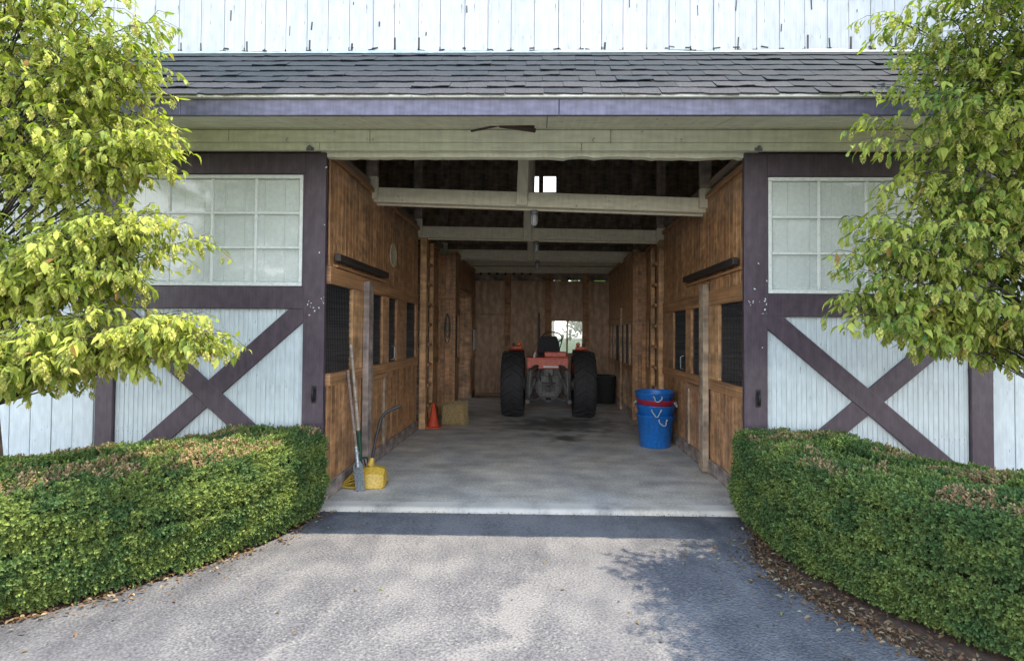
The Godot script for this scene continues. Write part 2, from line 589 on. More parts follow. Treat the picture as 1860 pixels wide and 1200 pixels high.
func sheet(called: String, pts: PackedVector2Array, y: float, material: Material, uv0 := Vector2.ZERO, uvs := Vector2.ONE) -> MeshInstance3D:
	var st := begin()
	var tris := Geometry2D.triangulate_polygon(pts)
	for k in range(0, tris.size(), 3):
		var a := pts[tris[k]]
		var b := pts[tris[k + 1]]
		var c := pts[tris[k + 2]]
		if (b - a).cross(c - a) < 0.0:
			var t := b
			b = c
			c = t
		for p in [a, b, c]:
			st.set_normal(Vector3.UP)
			st.set_tangent(Plane(1, 0, 0, 1))
			st.set_uv((p - uv0) / uvs)
			st.add_vertex(Vector3(p.x, y, p.y))
	var o := put(called, st.commit(), material, self)
	setting(o)
	return o

# smooth curve through points
func curve2(pts: Array, n: int) -> PackedVector2Array:
	var out := PackedVector2Array()
	for i in pts.size() - 1:
		var p0: Vector2 = pts[maxi(i - 1, 0)]
		var p3: Vector2 = pts[mini(i + 2, pts.size() - 1)]
		for k in n:
			out.append((pts[i] as Vector2).cubic_interpolate(pts[i + 1], p0, p3, float(k) / n))
	out.append(pts[pts.size() - 1])
	return out

const DRIVE_LEFT := [Vector2(-2.02, -5.04), Vector2(-2.02, -4.72), Vector2(-2.12, -4.30), Vector2(-2.31, -3.92), Vector2(-2.52, -3.60), Vector2(-2.80, -3.27), Vector2(-3.1, -2.95), Vector2(-3.9, -2.2), Vector2(-4.6, -1.2), Vector2(-5.4, 0.0), Vector2(-11, 3), Vector2(-13, 16)]  # unseen part behind the camera is widened to bounce sunlight into the barn
const DRIVE_RIGHT := [Vector2(1.93, -5.04), Vector2(1.74, -4.6), Vector2(1.60, -4.2), Vector2(1.58, -3.85), Vector2(1.66, -3.5), Vector2(1.82, -3.15), Vector2(2.03, -2.8), Vector2(2.5, -2.3), Vector2(3.4, -1.5), Vector2(5.0, 0.0), Vector2(11, 3), Vector2(13, 16)]

func ground() -> void:
	sheet("ground", PackedVector2Array([Vector2(-180, -180), Vector2(180, -180), Vector2(180, 180), Vector2(-180, 180)]), -0.075, M.lawn)
	var l := curve2(DRIVE_LEFT, 6)
	var r := curve2(DRIVE_RIGHT, 6)
	for k in range(1, l.size() - 1):
		l[k].x += rng.randf_range(-0.012, 0.012)
		r[k].x += rng.randf_range(-0.018, 0.018)
	var poly := PackedVector2Array(l)
	for k in range(r.size() - 1, -1, -1):
		poly.append(r[k])
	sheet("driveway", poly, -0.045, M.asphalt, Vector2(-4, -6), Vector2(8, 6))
	# mulched beds either side
	var bl := PackedVector2Array([Vector2(-9, -5.2), Vector2(-1.99, -5.2), Vector2(-1.9, -4.75), Vector2(-1.95, -4.2), Vector2(-2.2, -3.7), Vector2(-2.7, -3.1), Vector2(-3.6, -2.3), Vector2(-4.4, -1.2), Vector2(-9, -1.2)])
	sheet("planting_bed", bl, -0.058, M.mulch)
	var br := PackedVector2Array([Vector2(9, -5.2), Vector2(9, -1.2), Vector2(3.6, -1.2), Vector2(2.3, -2.3), Vector2(1.75, -2.95), Vector2(1.5, -3.5), Vector2(1.45, -4.1), Vector2(1.6, -4.7), Vector2(1.8, -5.2)])
	sheet("planting_bed_001", br, -0.058, M.mulch)
	# aisle slab with a rounded lip at the doorway
	var st := begin()
	var prof := [Vector2(-14.3, 0.0), Vector2(-5.09, 0.0), Vector2(-5.06, -0.006), Vector2(-5.045, -0.022), Vector2(-5.04, -0.12)]
	for i in prof.size() - 1:
		for k in 20:
			var x0 := -6.4 + 12.8 * k / 20.0
			var x1 := -6.4 + 12.8 * (k + 1) / 20.0
			var q := [Vector3(x0, prof[i].y, prof[i].x), Vector3(x1, prof[i].y, prof[i].x), Vector3(x1, prof[i + 1].y, prof[i + 1].x), Vector3(x0, prof[i + 1].y, prof[i + 1].x)]
			for idx in [0, 1, 2, 0, 2, 3]:
				st.set_uv(Vector2((q[idx].x + 2.5) / 5.0, (q[idx].z + 15.0) / 10.0))
				st.add_vertex(q[idx])
	st.generate_normals()
	st.generate_tangents()
	setting(put("aisle_floor", st.commit(), M.concrete, self))

# ---------------------------------------------------------------- barn
func gable_top(x: float) -> float:
	var ax := absf(x)
	if ax < 4.2:
		return lerpf(10.2, 8.6, ax / 4.2)
	return lerpf(8.6, 5.2, (ax - 4.2) / 2.3)

func plank_mesh(w: float, h: float) -> ArrayMesh:
	var key := "plank_%.4f_%.4f" % [w, h]
	if cache.has(key):
		return cache[key]
	# tongue-and-groove face with a bead groove down the middle, front towards +z
	var a := w * 0.5
	var p := PackedVector2Array([Vector2(-a, -0.018), Vector2(-a, -0.006), Vector2(-a + 0.005, 0.0), Vector2(-0.006, 0.0), Vector2(-0.002, -0.005), Vector2(0.002, -0.005), Vector2(0.006, 0.0), Vector2(a - 0.005, 0.0), Vector2(a, -0.006), Vector2(a, -0.018)])
	var st := begin()
	for i in p.size():
		var u := p[i]
		var v := p[(i + 1) % p.size()]
		var n2 := Vector2(u.y - v.y, v.x - u.x).normalized()
		var n := Vector3(n2.x, 0, n2.y)
		var q := [Vector3(u.x, -h / 2, u.y), Vector3(v.x, -h / 2, v.y), Vector3(v.x, h / 2, v.y), Vector3(u.x, h / 2, u.y)]
		for idx in [0, 2, 1, 0, 3, 2]:
			st.set_normal(n)
			st.add_vertex(q[idx])
	cache[key] = st.commit()
	return cache[key]

func barn() -> void:
	var b := thing("barn", "white and brown timber barn with an open drive-through aisle and shingled pent roof", "barn", Vector3(0, 0, -5.2))
	b.position = Vector3.ZERO
	front_wall(b)
	sliding_door(b, -4.24, -2.06, -4.03, -2.28, 2.03, 3.09, -1)
	sliding_door(b, 1.88, 4.157, 2.105, 3.93, 1.985, 3.075, 1)
	pent_roof(b)
	shell(b)
	frames(b)
	stalls(b)

func front_wall(b: Node3D) -> void:
	# structural sheathing behind the boards
	var wall := part("front_wall", b)
	box("sheathing", wall, Vector3(-6.5, -0.1, -5.36), Vector3(-2.16, 3.32, -5.25), M.loft_wood)
	box("sheathing", wall, Vector3(2.07, -0.1, -5.36), Vector3(6.5, 3.32, -5.25), M.loft_wood)
	# gable sheathing as one outline
	var g := PackedVector2Array([Vector2(-6.5, 3.32), Vector2(6.5, 3.32), Vector2(6.5, 5.2), Vector2(4.2, 8.6), Vector2(0, 10.2), Vector2(-4.2, 8.6), Vector2(-6.5, 5.2)])
	put("sheathing", extrude(g, -5.36, -5.182), M.loft_wood, wall)
	# lintel with a ragged lower edge
	var low := PackedVector2Array([Vector2(-2.12, 3.325), Vector2(-2.12, 3.262)])
	var x := -2.12
	while x < 2.0:
		x += rng.randf_range(0.03, 0.12)
		var rag := 0.004 if x < 0.1 else 0.011
		low.append(Vector2(minf(x, 2.02), 3.262 - rng.randf_range(-rag, rag)))
	low.append(Vector2(2.02, 3.325))
	put("lintel", extrude(low, -5.25, -5.17), M.header, wall)
	# boards beside the doors
	for side in [-1, 1]:
		var x0 := 4.1 if side < 0 else 4.0
		var k := 0
		while x0 < 6.5:
			var w := 0.205 + rng.randf_range(-0.006, 0.006)
			var cx: float = side * (x0 + w / 2)
			box("board", wall, Vector3(cx - w / 2 + 0.002, 0.04, -5.25), Vector3(cx + w / 2 - 0.002, 3.40, -5.226 + rng.randf_range(-0.003, 0.002)), M.door_white, 0.003)
			x0 += w + 0.002
			k += 1
	# gable boards: uneven feet above the flashing
	var gb := part("gable_cladding", b)
	x = -6.5
	var k2 := 0
	var st := begin()
	while x < 6.4:
		var w := 0.216 + rng.randf_range(-0.02, 0.02)
		var foot := 4.262 + rng.randf_range(-0.006, 0.012)
		var front := -5.152 + rng.randf_range(-0.004, 0.003)
		var top := minf(gable_top(x), gable_top(x + w)) - 0.02
		box("board", gb, Vector3(x + 0.002, foot, -5.182), Vector3(x + w - 0.002, top, front), M["white%d" % rng.randi_range(0, 2)], 0.003)
		# bare, rotted feet and a nailed joint: dark chips of wood, some running up the joint
		var chips := rng.randi_range(1, 3)
		for c in chips:
			var cw := rng.randf_range(0.02, 0.07)
			var ch := rng.randf_range(0.006, 0.016)
			add_bevel_box(st, Vector3(cw, ch, 0.006), 0.001, Transform3D(Basis(Vector3.FORWARD, rng.randf_range(-0.2, 0.2)), Vector3(x + (rng.randf_range(-0.03, 0.03) if c < 2 else rng.randf_range(0, w)), foot + rng.randf_range(0.0, 0.035), front)))
		add_bevel_box(st, Vector3(0.010, rng.randf_range(0.03, 0.06), 0.006), 0.001, Transform3D(Basis.IDENTITY, Vector3(x, foot + 0.01, front)))
		if rng.randf() < 0.4:
			var hh := rng.randf_range(0.04, 0.15)
			add_bevel_box(st, Vector3(rng.randf_range(0.008, 0.02), hh, 0.006), 0.001, Transform3D(Basis(Vector3.FORWARD, rng.randf_range(-0.08, 0.08)), Vector3(x + rng.randf_range(0.005, 0.03), foot + hh * 0.5, front)))
		if rng.randf() < 0.28:
			var hh := rng.randf_range(0.012, 0.12)
			add_bevel_box(st, Vector3(rng.randf_range(0.006, 0.014), hh, 0.005), 0.001, Transform3D(Basis(Vector3.FORWARD, rng.randf_range(-0.1, 0.1)), Vector3(x + rng.randf_range(-0.005, 0.1), rng.randf_range(4.36, 4.75), front)))
		x += w
		k2 += 1
	var ch := put("bare_patches", st.commit(), M.bare_wood, gb)
	ch.set_meta("kind", "stuff")
	# track cover boards over the doors
	var hd := part("door_header", b)
	for seg in [[-6.4, -2.95], [-2.945, -1.62], [-1.615, 0.62], [0.625, 3.0], [3.005, 6.4]]:
		box("cover_board", hd, Vector3(seg[0], 3.372, -5.13), Vector3(seg[1], 3.480, -5.055), M.header)
	for seg in [[-6.4, -2.1], [-2.095, 0.35], [0.355, 2.9], [2.905, 6.4]]:
		box("lower_board", hd, Vector3(seg[0], 3.302, -5.13), Vector3(seg[1], 3.370, -5.078), M.header)
	box("upper_trim", hd, Vector3(-6.4, 3.492, -5.17), Vector3(6.4, 3.515, -5.075), M.header)
	box("backing", hd, Vector3(-6.4, 3.33, -5.18), Vector3(6.4, 3.62, -5.132), M.loft_wood)
	for xx in [-2.18, 1.98]:
		var hs := begin()
		add_tube(hs, [Vector3(xx, 3.315, -5.074), Vector3(xx, 3.315, -5.046)], [0.02, 0.02], 12)
		add_bevel_box(hs, Vector3(0.07, 0.03, 0.010), 0.002, Transform3D(Basis.IDENTITY, Vector3(xx, 3.305, -5.068)))
		put("hanger", hs.commit(), M.zinc, hd)

func sliding_door(b: Node3D, x0: float, x1: float, wx0: float, wx1: float, wy0: float, wy1: float, side: int) -> void:
	var d := part("sliding_door", b)
	var zf := -5.15
	var zb := -5.205
	var m: Material = M.brown_v
	# stiles and rails, stiles a little proud
	var in0 := x0 + (0.17 if side < 0 else 0.215)
	var in1 := x1 - (0.2 if side < 0 else 0.2)
	box("stile", d, Vector3(x0, 0.012, zb), Vector3(in0, 3.30, zf), m)
	box("stile", d, Vector3(in1, 0.012, zb), Vector3(x1, 3.30, zf), m)
	var top_y := wy1 + 0.006
	var mid0 := wy0 - 0.215
	box("top_rail", d, Vector3(in0, top_y, zb), Vector3(in1, 3.297, zf - 0.004), m)
	box("middle_rail", d, Vector3(in0, mid0, zb), Vector3(in1, wy0 - 0.006, zf - 0.004), m)
	box("bottom_rail", d, Vector3(in0, 0.015, zb), Vector3(in1, 0.20, zf - 0.004), m)
	# crossed braces, one let over the other
	var a := Vector3(in0 - 0.03, mid0 + 0.03, zf - 0.018)
	var c := Vector3(in1 + 0.03, 0.17, zf - 0.018)
	beam("brace", d, a, c, 0.185, 0.026, m, Vector3.UP, 0.004)
	beam("brace", d, Vector3(in1 + 0.03, mid0 + 0.03, zf - 0.024), Vector3(in0 - 0.03, 0.17, zf - 0.024), 0.185, 0.026, m, Vector3.UP, 0.004)
	# beaded planks in the lower panel
	var n := 20
	var w := (in1 - in0) / n
	var pm := plank_mesh(w - 0.001, mid0 - 0.19)
	for k in n:
		put("plank", pm, M.door_white, d, Transform3D(Basis.IDENTITY, Vector3(in0 + w * (k + 0.5), (mid0 + 0.2) / 2, zf - 0.034)))
	# window: sash, muntins, panes, painted boards shut behind the glass
	box("sash_bar", d, Vector3(wx0, wy1 - 0.035, zb), Vector3(wx1, wy1, zf - 0.009), M.sash_white)
	box("sash_bar", d, Vector3(wx0, wy0, zb), Vector3(wx1, wy0 + 0.035, zf - 0.009), M.sash_white)
	box("sash_bar", d, Vector3(wx0, wy0 + 0.035, zb), Vector3(wx0 + 0.035, wy1 - 0.035, zf - 0.009), M.sash_white)
	box("sash_bar", d, Vector3(wx1 - 0.035, wy0 + 0.035, zb), Vector3(wx1, wy1 - 0.035, zf - 0.009), M.sash_white)
	if wx0 - in0 > 0.004:
		box("filler", d, Vector3(in0, wy0 - 0.005, zb), Vector3(wx0 - 0.001, wy1 + 0.005, zf - 0.006), m, 0.001)
	if in1 - wx1 > 0.004:
		box("filler", d, Vector3(wx1 + 0.001, wy0 - 0.005, zb), Vector3(in1, wy1 + 0.005, zf - 0.006), m, 0.001)
	var cols := 4
	var rows := 3
	var pw := (wx1 - wx0 - 0.07) / cols
	var ph := (wy1 - wy0 - 0.07) / rows
	for k in range(1, cols):
		var xx := wx0 + 0.035 + pw * k
		box("muntin", d, Vector3(xx - 0.011, wy0 + 0.035, zf - 0.034), Vector3(xx + 0.011, wy1 - 0.035, zf - 0.012), M.sash_white, 0.003)
	for k in range(1, rows):
		var yy := wy0 + 0.035 + ph * k
		box("muntin", d, Vector3(wx0 + 0.035, yy - 0.010, zf - 0.034), Vector3(wx1 - 0.035, yy + 0.010, zf - 0.014), M.sash_white, 0.003)
	for i in cols:
		for j in rows:
			var cx := wx0 + 0.035 + pw * (i + 0.5)
			var cy := wy0 + 0.035 + ph * (j + 0.5)
			var tilt := Basis(Vector3.RIGHT, rng.randf_range(-0.006, 0.006)) * Basis(Vector3.UP, rng.randf_range(-0.006, 0.006))
			put("pane", box_mesh(Vector3(pw - 0.02, ph - 0.018, 0.003), 0.0005), M.glass, d, Transform3D(tilt, Vector3(cx, cy, zf - 0.028)))
	n = 9
	w = (wx1 - wx0) / n
	for k in n:
		box("shutter_board", d, Vector3(wx0 + w * k + 0.0015, wy0, zb - 0.024), Vector3(wx0 + w * (k + 1) - 0.0015, wy1, zb - 0.003 - rng.randf() * 0.002), M.sash_white, 0.002)
	# pull handle
	var hx := -2.143 if side < 0 else 2.005
	var st := begin()
	add_bevel_box(st, Vector3(0.044, 0.16, 0.006), 0.002, Transform3D(Basis.IDENTITY, Vector3(hx, 1.01, zf + 0.003)))
	add_tube(st, [Vector3(hx, 0.955, zf), Vector3(hx, 0.962, zf + 0.035), Vector3(hx, 1.01, zf + 0.045), Vector3(hx, 1.055, zf + 0.035), Vector3(hx, 1.065, zf)], [0.011, 0.012, 0.013, 0.012, 0.011], 8)
	put("pull_handle", st.commit(), M.iron, d)
	# paint knocked off the leading stile where hands and carts catch it
	var chips := begin()
	for k in 16:
		var cx := hx + rng.randf_range(-0.085, 0.085)
		var cy := 1.90 + rng.randfn() * 0.07 if k < 12 else rng.randf_range(0.3, 3.2)
		add_bevel_box(chips, Vector3(rng.randf_range(0.003, 0.012), rng.randf_range(0.003, 0.02), 0.002), 0.0008, Transform3D(Basis(Vector3.FORWARD, rng.randf() * TAU), Vector3(cx, cy, zf)))
	put("paint_chips", chips.commit(), M.sash_white, d).set_meta("kind", "stuff")

func pent_roof(b: Node3D) -> void:
	var r := part("pent_roof", b)
	var eave := Vector3(0, 3.478, -4.275)
	var top := Vector3(0, 4.262, -5.15)
	var up := (top - eave).normalized()
	var nrm := Vector3.RIGHT.cross(up).normalized()
	if nrm.y < 0:
		nrm = -nrm
	var length := eave.distance_to(top)
	# deck
	var deck := box_mesh(Vector3(13.2, 0.03, length + 0.02))
	var bas := Basis(Vector3.RIGHT, nrm, Vector3.RIGHT.cross(nrm))
	put("deck", deck, M.loft_wood_h, r, Transform3D(bas, (eave + top) * 0.5 - nrm * 0.022))
	# shingles, course by course: each tab its own slab, lower edge proud
	var courses := 8
	var exposure := length / courses
	var stuff := begin()
	var variants := []
	for v in 6:
		var st := begin()
		var hw := 0.1505
		var dl := exposure * 1.25
		var lift := rng.randf_range(0.0, 0.006) + (0.012 if v == 5 else 0.0)
		# ragged lower edge
		var lower := []
		for k in 5:
			lower.append(Vector3(lerpf(-hw, hw, k / 4.0), 0.010 + lift * absf(k - 2.0) / 2.0 + rng.randf_range(-0.002, 0.005), dl / 2 + rng.randf_range(-0.013, 0.010)))
		for k in 4:
			var a: Vector3 = lower[k]
			var c: Vector3 = lower[k + 1]
			var a2 := Vector3(a.x, 0.003, -dl / 2)
			var c2 := Vector3(c.x, 0.003, -dl / 2)
			var ctr := Vector3(0, -0.3, 0)
			quad_out(st, a, c, c2, a2, ctr)
			quad_out(st, a, c, c + Vector3(0, -0.008, 0), a + Vector3(0, -0.008, 0), Vector3(0, 0, -1))
		for s in [0, 4]:
			var e: Vector3 = lower[s]
			quad_out(st, e, e + Vector3(0, -0.008, 0), Vector3(e.x, -0.004, -dl / 2), Vector3(e.x, 0.003, -dl / 2), Vector3.ZERO)
		variants.append(st.commit())
	for c in courses:
		var s := (c + 0.40) * exposure
		var x := -6.55 + (0.15 if c % 2 == 0 else 0.0) + rng.randf_range(-0.02, 0.02)
		while x < 6.5:
			var w := 0.302
			var at := eave + up * (s + rng.randf_range(-0.005, 0.005)) + Vector3(x + w / 2, 0, 0) + nrm * rng.randf_range(0.0, 0.004)
			var turn := Basis(nrm, rng.randf_range(-0.015, 0.015)) * Basis(Vector3.RIGHT, -0.01 + rng.randf_range(-0.01, 0.012))
			var xf := Transform3D(turn * bas, at)
			var pick := rng.randf()
			var tone := 0
			if c < 2:
				tone = 3 if pick < 0.6 else 2
			elif c < 4:
				tone = 2 if pick < 0.75 else 1
			else:
				tone = 0 if pick < 0.55 else 1
			var mesh: ArrayMesh = variants[5 if rng.randf() < 0.15 else rng.randi_range(0, 4)]
			if x > -5.2 and x < 4.9:
				put("shingle", mesh, M["shingle%d" % tone], r, xf)
			else:
				stuff.append_from(mesh, 0, xf)
			x += w + 0.002
	put("end_shingles", stuff.commit(), M.shingle1, r).set_meta("kind", "stuff")
	# flashing along the wall, wavy
	var st := begin()
	st.set_smooth_group(-1)
	var px := -6.5
	while px < 6.5:
		var nx := minf(px + 0.22, 6.5)
		var ya := 4.268 + 0.006 * sin(px * 3.1) + 0.004 * sin(px * 7.7)
		var yb := 4.268 + 0.006 * sin(nx * 3.1) + 0.004 * sin(nx * 7.7)
		var q := [Vector3(px, ya, -5.140), Vector3(nx, yb, -5.140), Vector3(nx, 4.215, -5.075), Vector3(px, 4.215, -5.075)]
		for idx in [0, 1, 2, 0, 2, 3]:
			st.add_vertex(q[idx])
		px = nx
	st.generate_normals()
	put("flashing", st.commit(), M.flashing, r)
	# drip edge, fascia boards, soffit sheets
	box("drip_edge", r, Vector3(-6.6, 3.446, -4.32), Vector3(6.6, 3.474, -4.262), M.drip, 0.004)
	for seg in [[-6.6, -2.9], [-2.897, 0.12], [0.123, 3.6], [3.603, 6.6]]:
		box("fascia_board", r, Vector3(seg[0], 3.314, -4.325), Vector3(seg[1], 3.444, -4.293), M.fascia, 0.004)
	var s0 := Vector3(0, 3.335, -4.326)
	var s1 := Vector3(0, 3.522, -5.13)
	var sl := s0.distance_to(s1)
	var sb := along(s0, s1).basis
	var edges := [-6.55, -4.3, -1.9, 0.03, 1.55, 3.7, 6.55]
	for k in edges.size() - 1:
		var w: float = edges[k + 1] - edges[k] - 0.006
		put("soffit_sheet", box_mesh(Vector3(w, 0.012, sl), 0.002), M.cream, r, Transform3D(sb, (s0 + s1) * 0.5 + Vector3((edges[k] + edges[k + 1]) * 0.5, 0.002 * (k % 2), 0)))

func shell(b: Node3D) -> void:
	# side walls, rear wall with its openings, gambrel roof
	var w := part("outer_wall", b)
	for side in [-1, 1]:
		# unseen stall windows and passage doorway, added to let daylight in
		var holes := [[-5.36, -6.5, -7.6, 1.25, 2.15], [-7.6, -9.8, -10.9, 1.25, 2.15]]
		holes.append([-10.9, -11.5, -13.4, -0.1, 2.7] if side < 0 else [-10.9, -12.0, -13.1, 1.25, 2.15])
		var xa := minf(side * 6.38, side * 6.5)
		var xb := maxf(side * 6.38, side * 6.5)
		for h in holes:
			box("side_wall", w, Vector3(xa, -0.1, h[1]), Vector3(xb, 5.2, h[0]), M.loft_wood, 0.001)
			if h[3] > 0.0:
				box("side_wall", w, Vector3(xa, -0.1, h[2]), Vector3(xb, h[3], h[1]), M.loft_wood, 0.001)
			box("side_wall", w, Vector3(xa, h[4], h[2]), Vector3(xb, 5.2, h[1]), M.loft_wood, 0.001)
		box("side_wall", w, Vector3(xa, -0.1, -14.1), Vector3(xb, 5.2, holes[2][2]), M.loft_wood, 0.001)
	var rear := part("rear_wall", b)
	var zr := Vector2(-14.24, -14.12)
	var wx := Vector2(0.215, 1.055)
	var wy := Vector2(1.10, 1.915)
	# outer leaf round the lower window, the slit under the beam and the loft window
	for r in [[-6.5, -0.1, wx.x, 2.945], [wx.y, -0.1, 6.5, 2.945], [wx.x, -0.1, wx.y, wy.x], [wx.x, wy.y, wx.y, 2.945],
			[-6.5, 2.945, 0.28, 2.972], [0.46, 2.945, 0.66, 2.972], [0.98, 2.945, 1.32, 2.972], [1.62, 2.945, 6.5, 2.972],
			[-6.5, 2.972, 6.5, 5.20]]:
		box("sheathing", rear, Vector3(r[0], r[1], zr.x), Vector3(r[2], r[3], zr.y), M.loft_wood, 0.001)
	var lw := Rect2(-0.27, 5.24, 0.60, 0.43)
	var g1 := PackedVector2Array([Vector2(-6.5, 5.2), Vector2(lw.position.x, 5.2), Vector2(lw.position.x, 10.09), Vector2(-4.2, 8.6)])
	var g2 := PackedVector2Array([Vector2(lw.end.x, 5.2), Vector2(6.5, 5.2), Vector2(4.2, 8.6), Vector2(lw.end.x, 10.07)])
	put("sheathing", extrude(g1, zr.x, zr.y), M.loft_wood, rear)
	put("sheathing", extrude(g2, zr.x, zr.y), M.loft_wood, rear)
	box("sheathing", rear, Vector3(lw.position.x, 5.2, zr.x), Vector3(lw.end.x, lw.position.y, zr.y), M.loft_wood, 0.001)
	box("sheathing", rear, Vector3(lw.position.x, lw.end.y, zr.x), Vector3(lw.end.x, 10.05, zr.y), M.loft_wood, 0.001)
	box("loft_mullion", rear, Vector3(-0.115, 5.24, -14.2), Vector3(0.01, 5.67, -14.14), M.loft_wood)
	# plywood lining sheets
	var xs := [-1.72, -0.885, 0.147, 1.106, 1.72]
	for k in 4:
		var a: float = xs[k] + 0.004
		var c: float = xs[k + 1] - 0.004
		if k == 2:
			box("plywood_sheet", rear, Vector3(a, 0.02, -14.118), Vector3(c, 1.09, -14.10), M.plywood, 0.002)
			box("plywood_sheet", rear, Vector3(a, 1.925, -14.118), Vector3(c, 2.94, -14.10), M.plywood, 0.002)
		else:
			var seam := 1.62 if k == 0 else 2.2
			box("plywood_sheet", rear, Vector3(a, 0.02, -14.118), Vector3(c, seam, -14.10 + 0.004 * k), M.plywood, 0.002)
			box("plywood_sheet", rear, Vector3(a, seam + 0.004, -14.118), Vector3(c, 2.94, -14.098 + 0.004 * k), M.plywood, 0.002)
	box("girt", rear, Vector3(-1.70, 2.06, -14.098), Vector3(-0.97, 2.10, -14.07), M.old_board)
	box("sill_plank", rear, Vector3(-1.72, 0.0, -14.098), Vector3(1.72, 0.07, -14.05), M.pine_rail)
	for xx in [-0.885, 0.147, 1.106]:
		box("stud", rear, Vector3(xx - 0.07, 0.07, -14.096), Vector3(xx + 0.07, 3.12, -13.96), M.dark_post)
	# the window in the rear wall
	var win := part("rear_window", b)
	box("frame", win, Vector3(wx.x, wy.x, -14.2), Vector3(wx.x + 0.03, wy.y, -14.11), M.pine_rail)
	box("frame", win, Vector3(wx.y - 0.03, wy.x, -14.2), Vector3(wx.y, wy.y, -14.11), M.pine_rail)
	box("mullion", win, Vector3(0.62, wy.x, -14.19), Vector3(0.66, wy.y, -14.13), M.pine_rail)
	for p in [[wx.x + 0.03, 0.62], [0.66, wx.y - 0.03]]:
		box("pane", win, Vector3(p[0], wy.x, -14.17), Vector3(p[1], wy.y, -14.166), M.glass, 0.0005)
	# roof
	var roof := part("gambrel_roof", b)
	var line := [Vector2(-6.75, 4.85), Vector2(-4.2, 8.62), Vector2(0, 10.22), Vector2(4.2, 8.62), Vector2(6.75, 4.85)]
	for k in 4:
		var a: Vector2 = line[k]
		var c: Vector2 = line[k + 1]
		var n := Vector2(a.y - c.y, c.x - a.x).normalized()
		put("slope", extrude(PackedVector2Array([a, c, c + n * 0.08, a + n * 0.08]), -14.5, -4.9), M.loft_wood, roof)
		for j in 13:
			var z := -5.7 - j * 0.66
			var m := Vector3(0, 0, z)
			beam("rafter", roof, Vector3(a.x, a.y, z) - Vector3(n.x, n.y, 0) * 0.08, Vector3(c.x, c.y, z) - Vector3(n.x, n.y, 0) * 0.08, 0.14, 0.05, M.loft_wood, Vector3.UP)

func frames(b: Node3D) -> void:
	# cream-painted cross beams with hanging posts, low at one end
	var beams := [[-6.65, 3.180, 3.062, 0.176], [-9.1, 3.173, 3.130, 0.184], [-11.5, 3.150, 3.125, 0.19]]
	for k in 3:
		var q = beams[k]
		var z: float = q[0]
		var h: float = q[3]
		var c := part("cross_beam", b)
		beam("timber", c, Vector3(-2.3, q[1] + h / 2 + 0.01, z), Vector3(2.25, q[2] + h / 2 - 0.012, z), h, 0.11, M.beam_paint, Vector3.UP, 0.006)
		beam("ledger", c, Vector3(-2.3, q[1] + 0.02, z - 0.09), Vector3(2.25, q[2] - 0.006, z - 0.09), 0.05, 0.05, M.beam_grey, Vector3.UP, 0.004)
		var slant := -0.06 if k == 0 else 0.0
		beam("king_post", c, Vector3(-0.255, q[1] - 0.05, z + 0.085), Vector3(-0.23 + slant * -1.0, 5.6, z + 0.075), 0.055, 0.13, M.post_paint, Vector3(0, 0, 1), 0.004)
		for s in [-1, 1]:
			var px := -2.06 if s < 0 else 1.93
			box("post_foot", c, Vector3(px - 0.07, 3.20 if s < 0 else 3.10, z + 0.06), Vector3(px + 0.07, 3.47 if s < 0 else 3.33, z + 0.13), M.post_paint)
			box("upper_post", c, Vector3(px - 0.068, 3.472 if s < 0 else 3.332, z + 0.062), Vector3(px + 0.068, 7.2, z + 0.128), M.loft_wood)
	var c4 := part("cross_beam", b)
	box("timber", c4, Vector3(-2.0, 3.30, -13.93), Vector3(2.0, 3.44, -13.80), M.beam_grey)
	box("timber", c4, Vector3(-2.0, 3.13, -14.09), Vector3(2.0, 3.29, -13.95), M.beam_grey)
	for k in 7:
		box("bracket", c4, Vector3(-1.6 + k * 0.21, 3.08, -13.98), Vector3(-1.54 + k * 0.21, 3.13, -13.94), M.iron)
	# tie plates on top of the stall walls
	for s in [-1, 1]:
		var px := -2.13 if s < 0 else 2.03
		box("wall_plate", b, Vector3(px - 0.06, 3.345, -14.0), Vector3(px + 0.06, 3.43, -5.4), M.loft_wood_h)
	# ladder posts between the bays
	for s in [-1, 1]:
		var lp := part("ladder_post", b)
		var xa := -2.035 if s < 0 else 1.88
		var z := -9.08 if s < 0 else -8.92
		box("post", lp, Vector3(xa, 0, z - 0.16), Vector3(xa + 0.11, 3.2 if s < 0 else 3.12, z), M.pine_post, 0.006)
		var xb := -1.965 if s < 0 else 1.84
		box("post", lp, Vector3(xb, 0, z - 0.52), Vector3(xb + 0.07, 3.15 if s < 0 else 3.05, z - 0.43), M.pine_post, 0.006)
		for k in 8:
			box("rung", lp, Vector3(xb + 0.01, 0.35 + k * 0.34, z - 0.43), Vector3(xb + 0.06, 0.40 + k * 0.34, z - 0.158), M.pine_rail, 0.005)

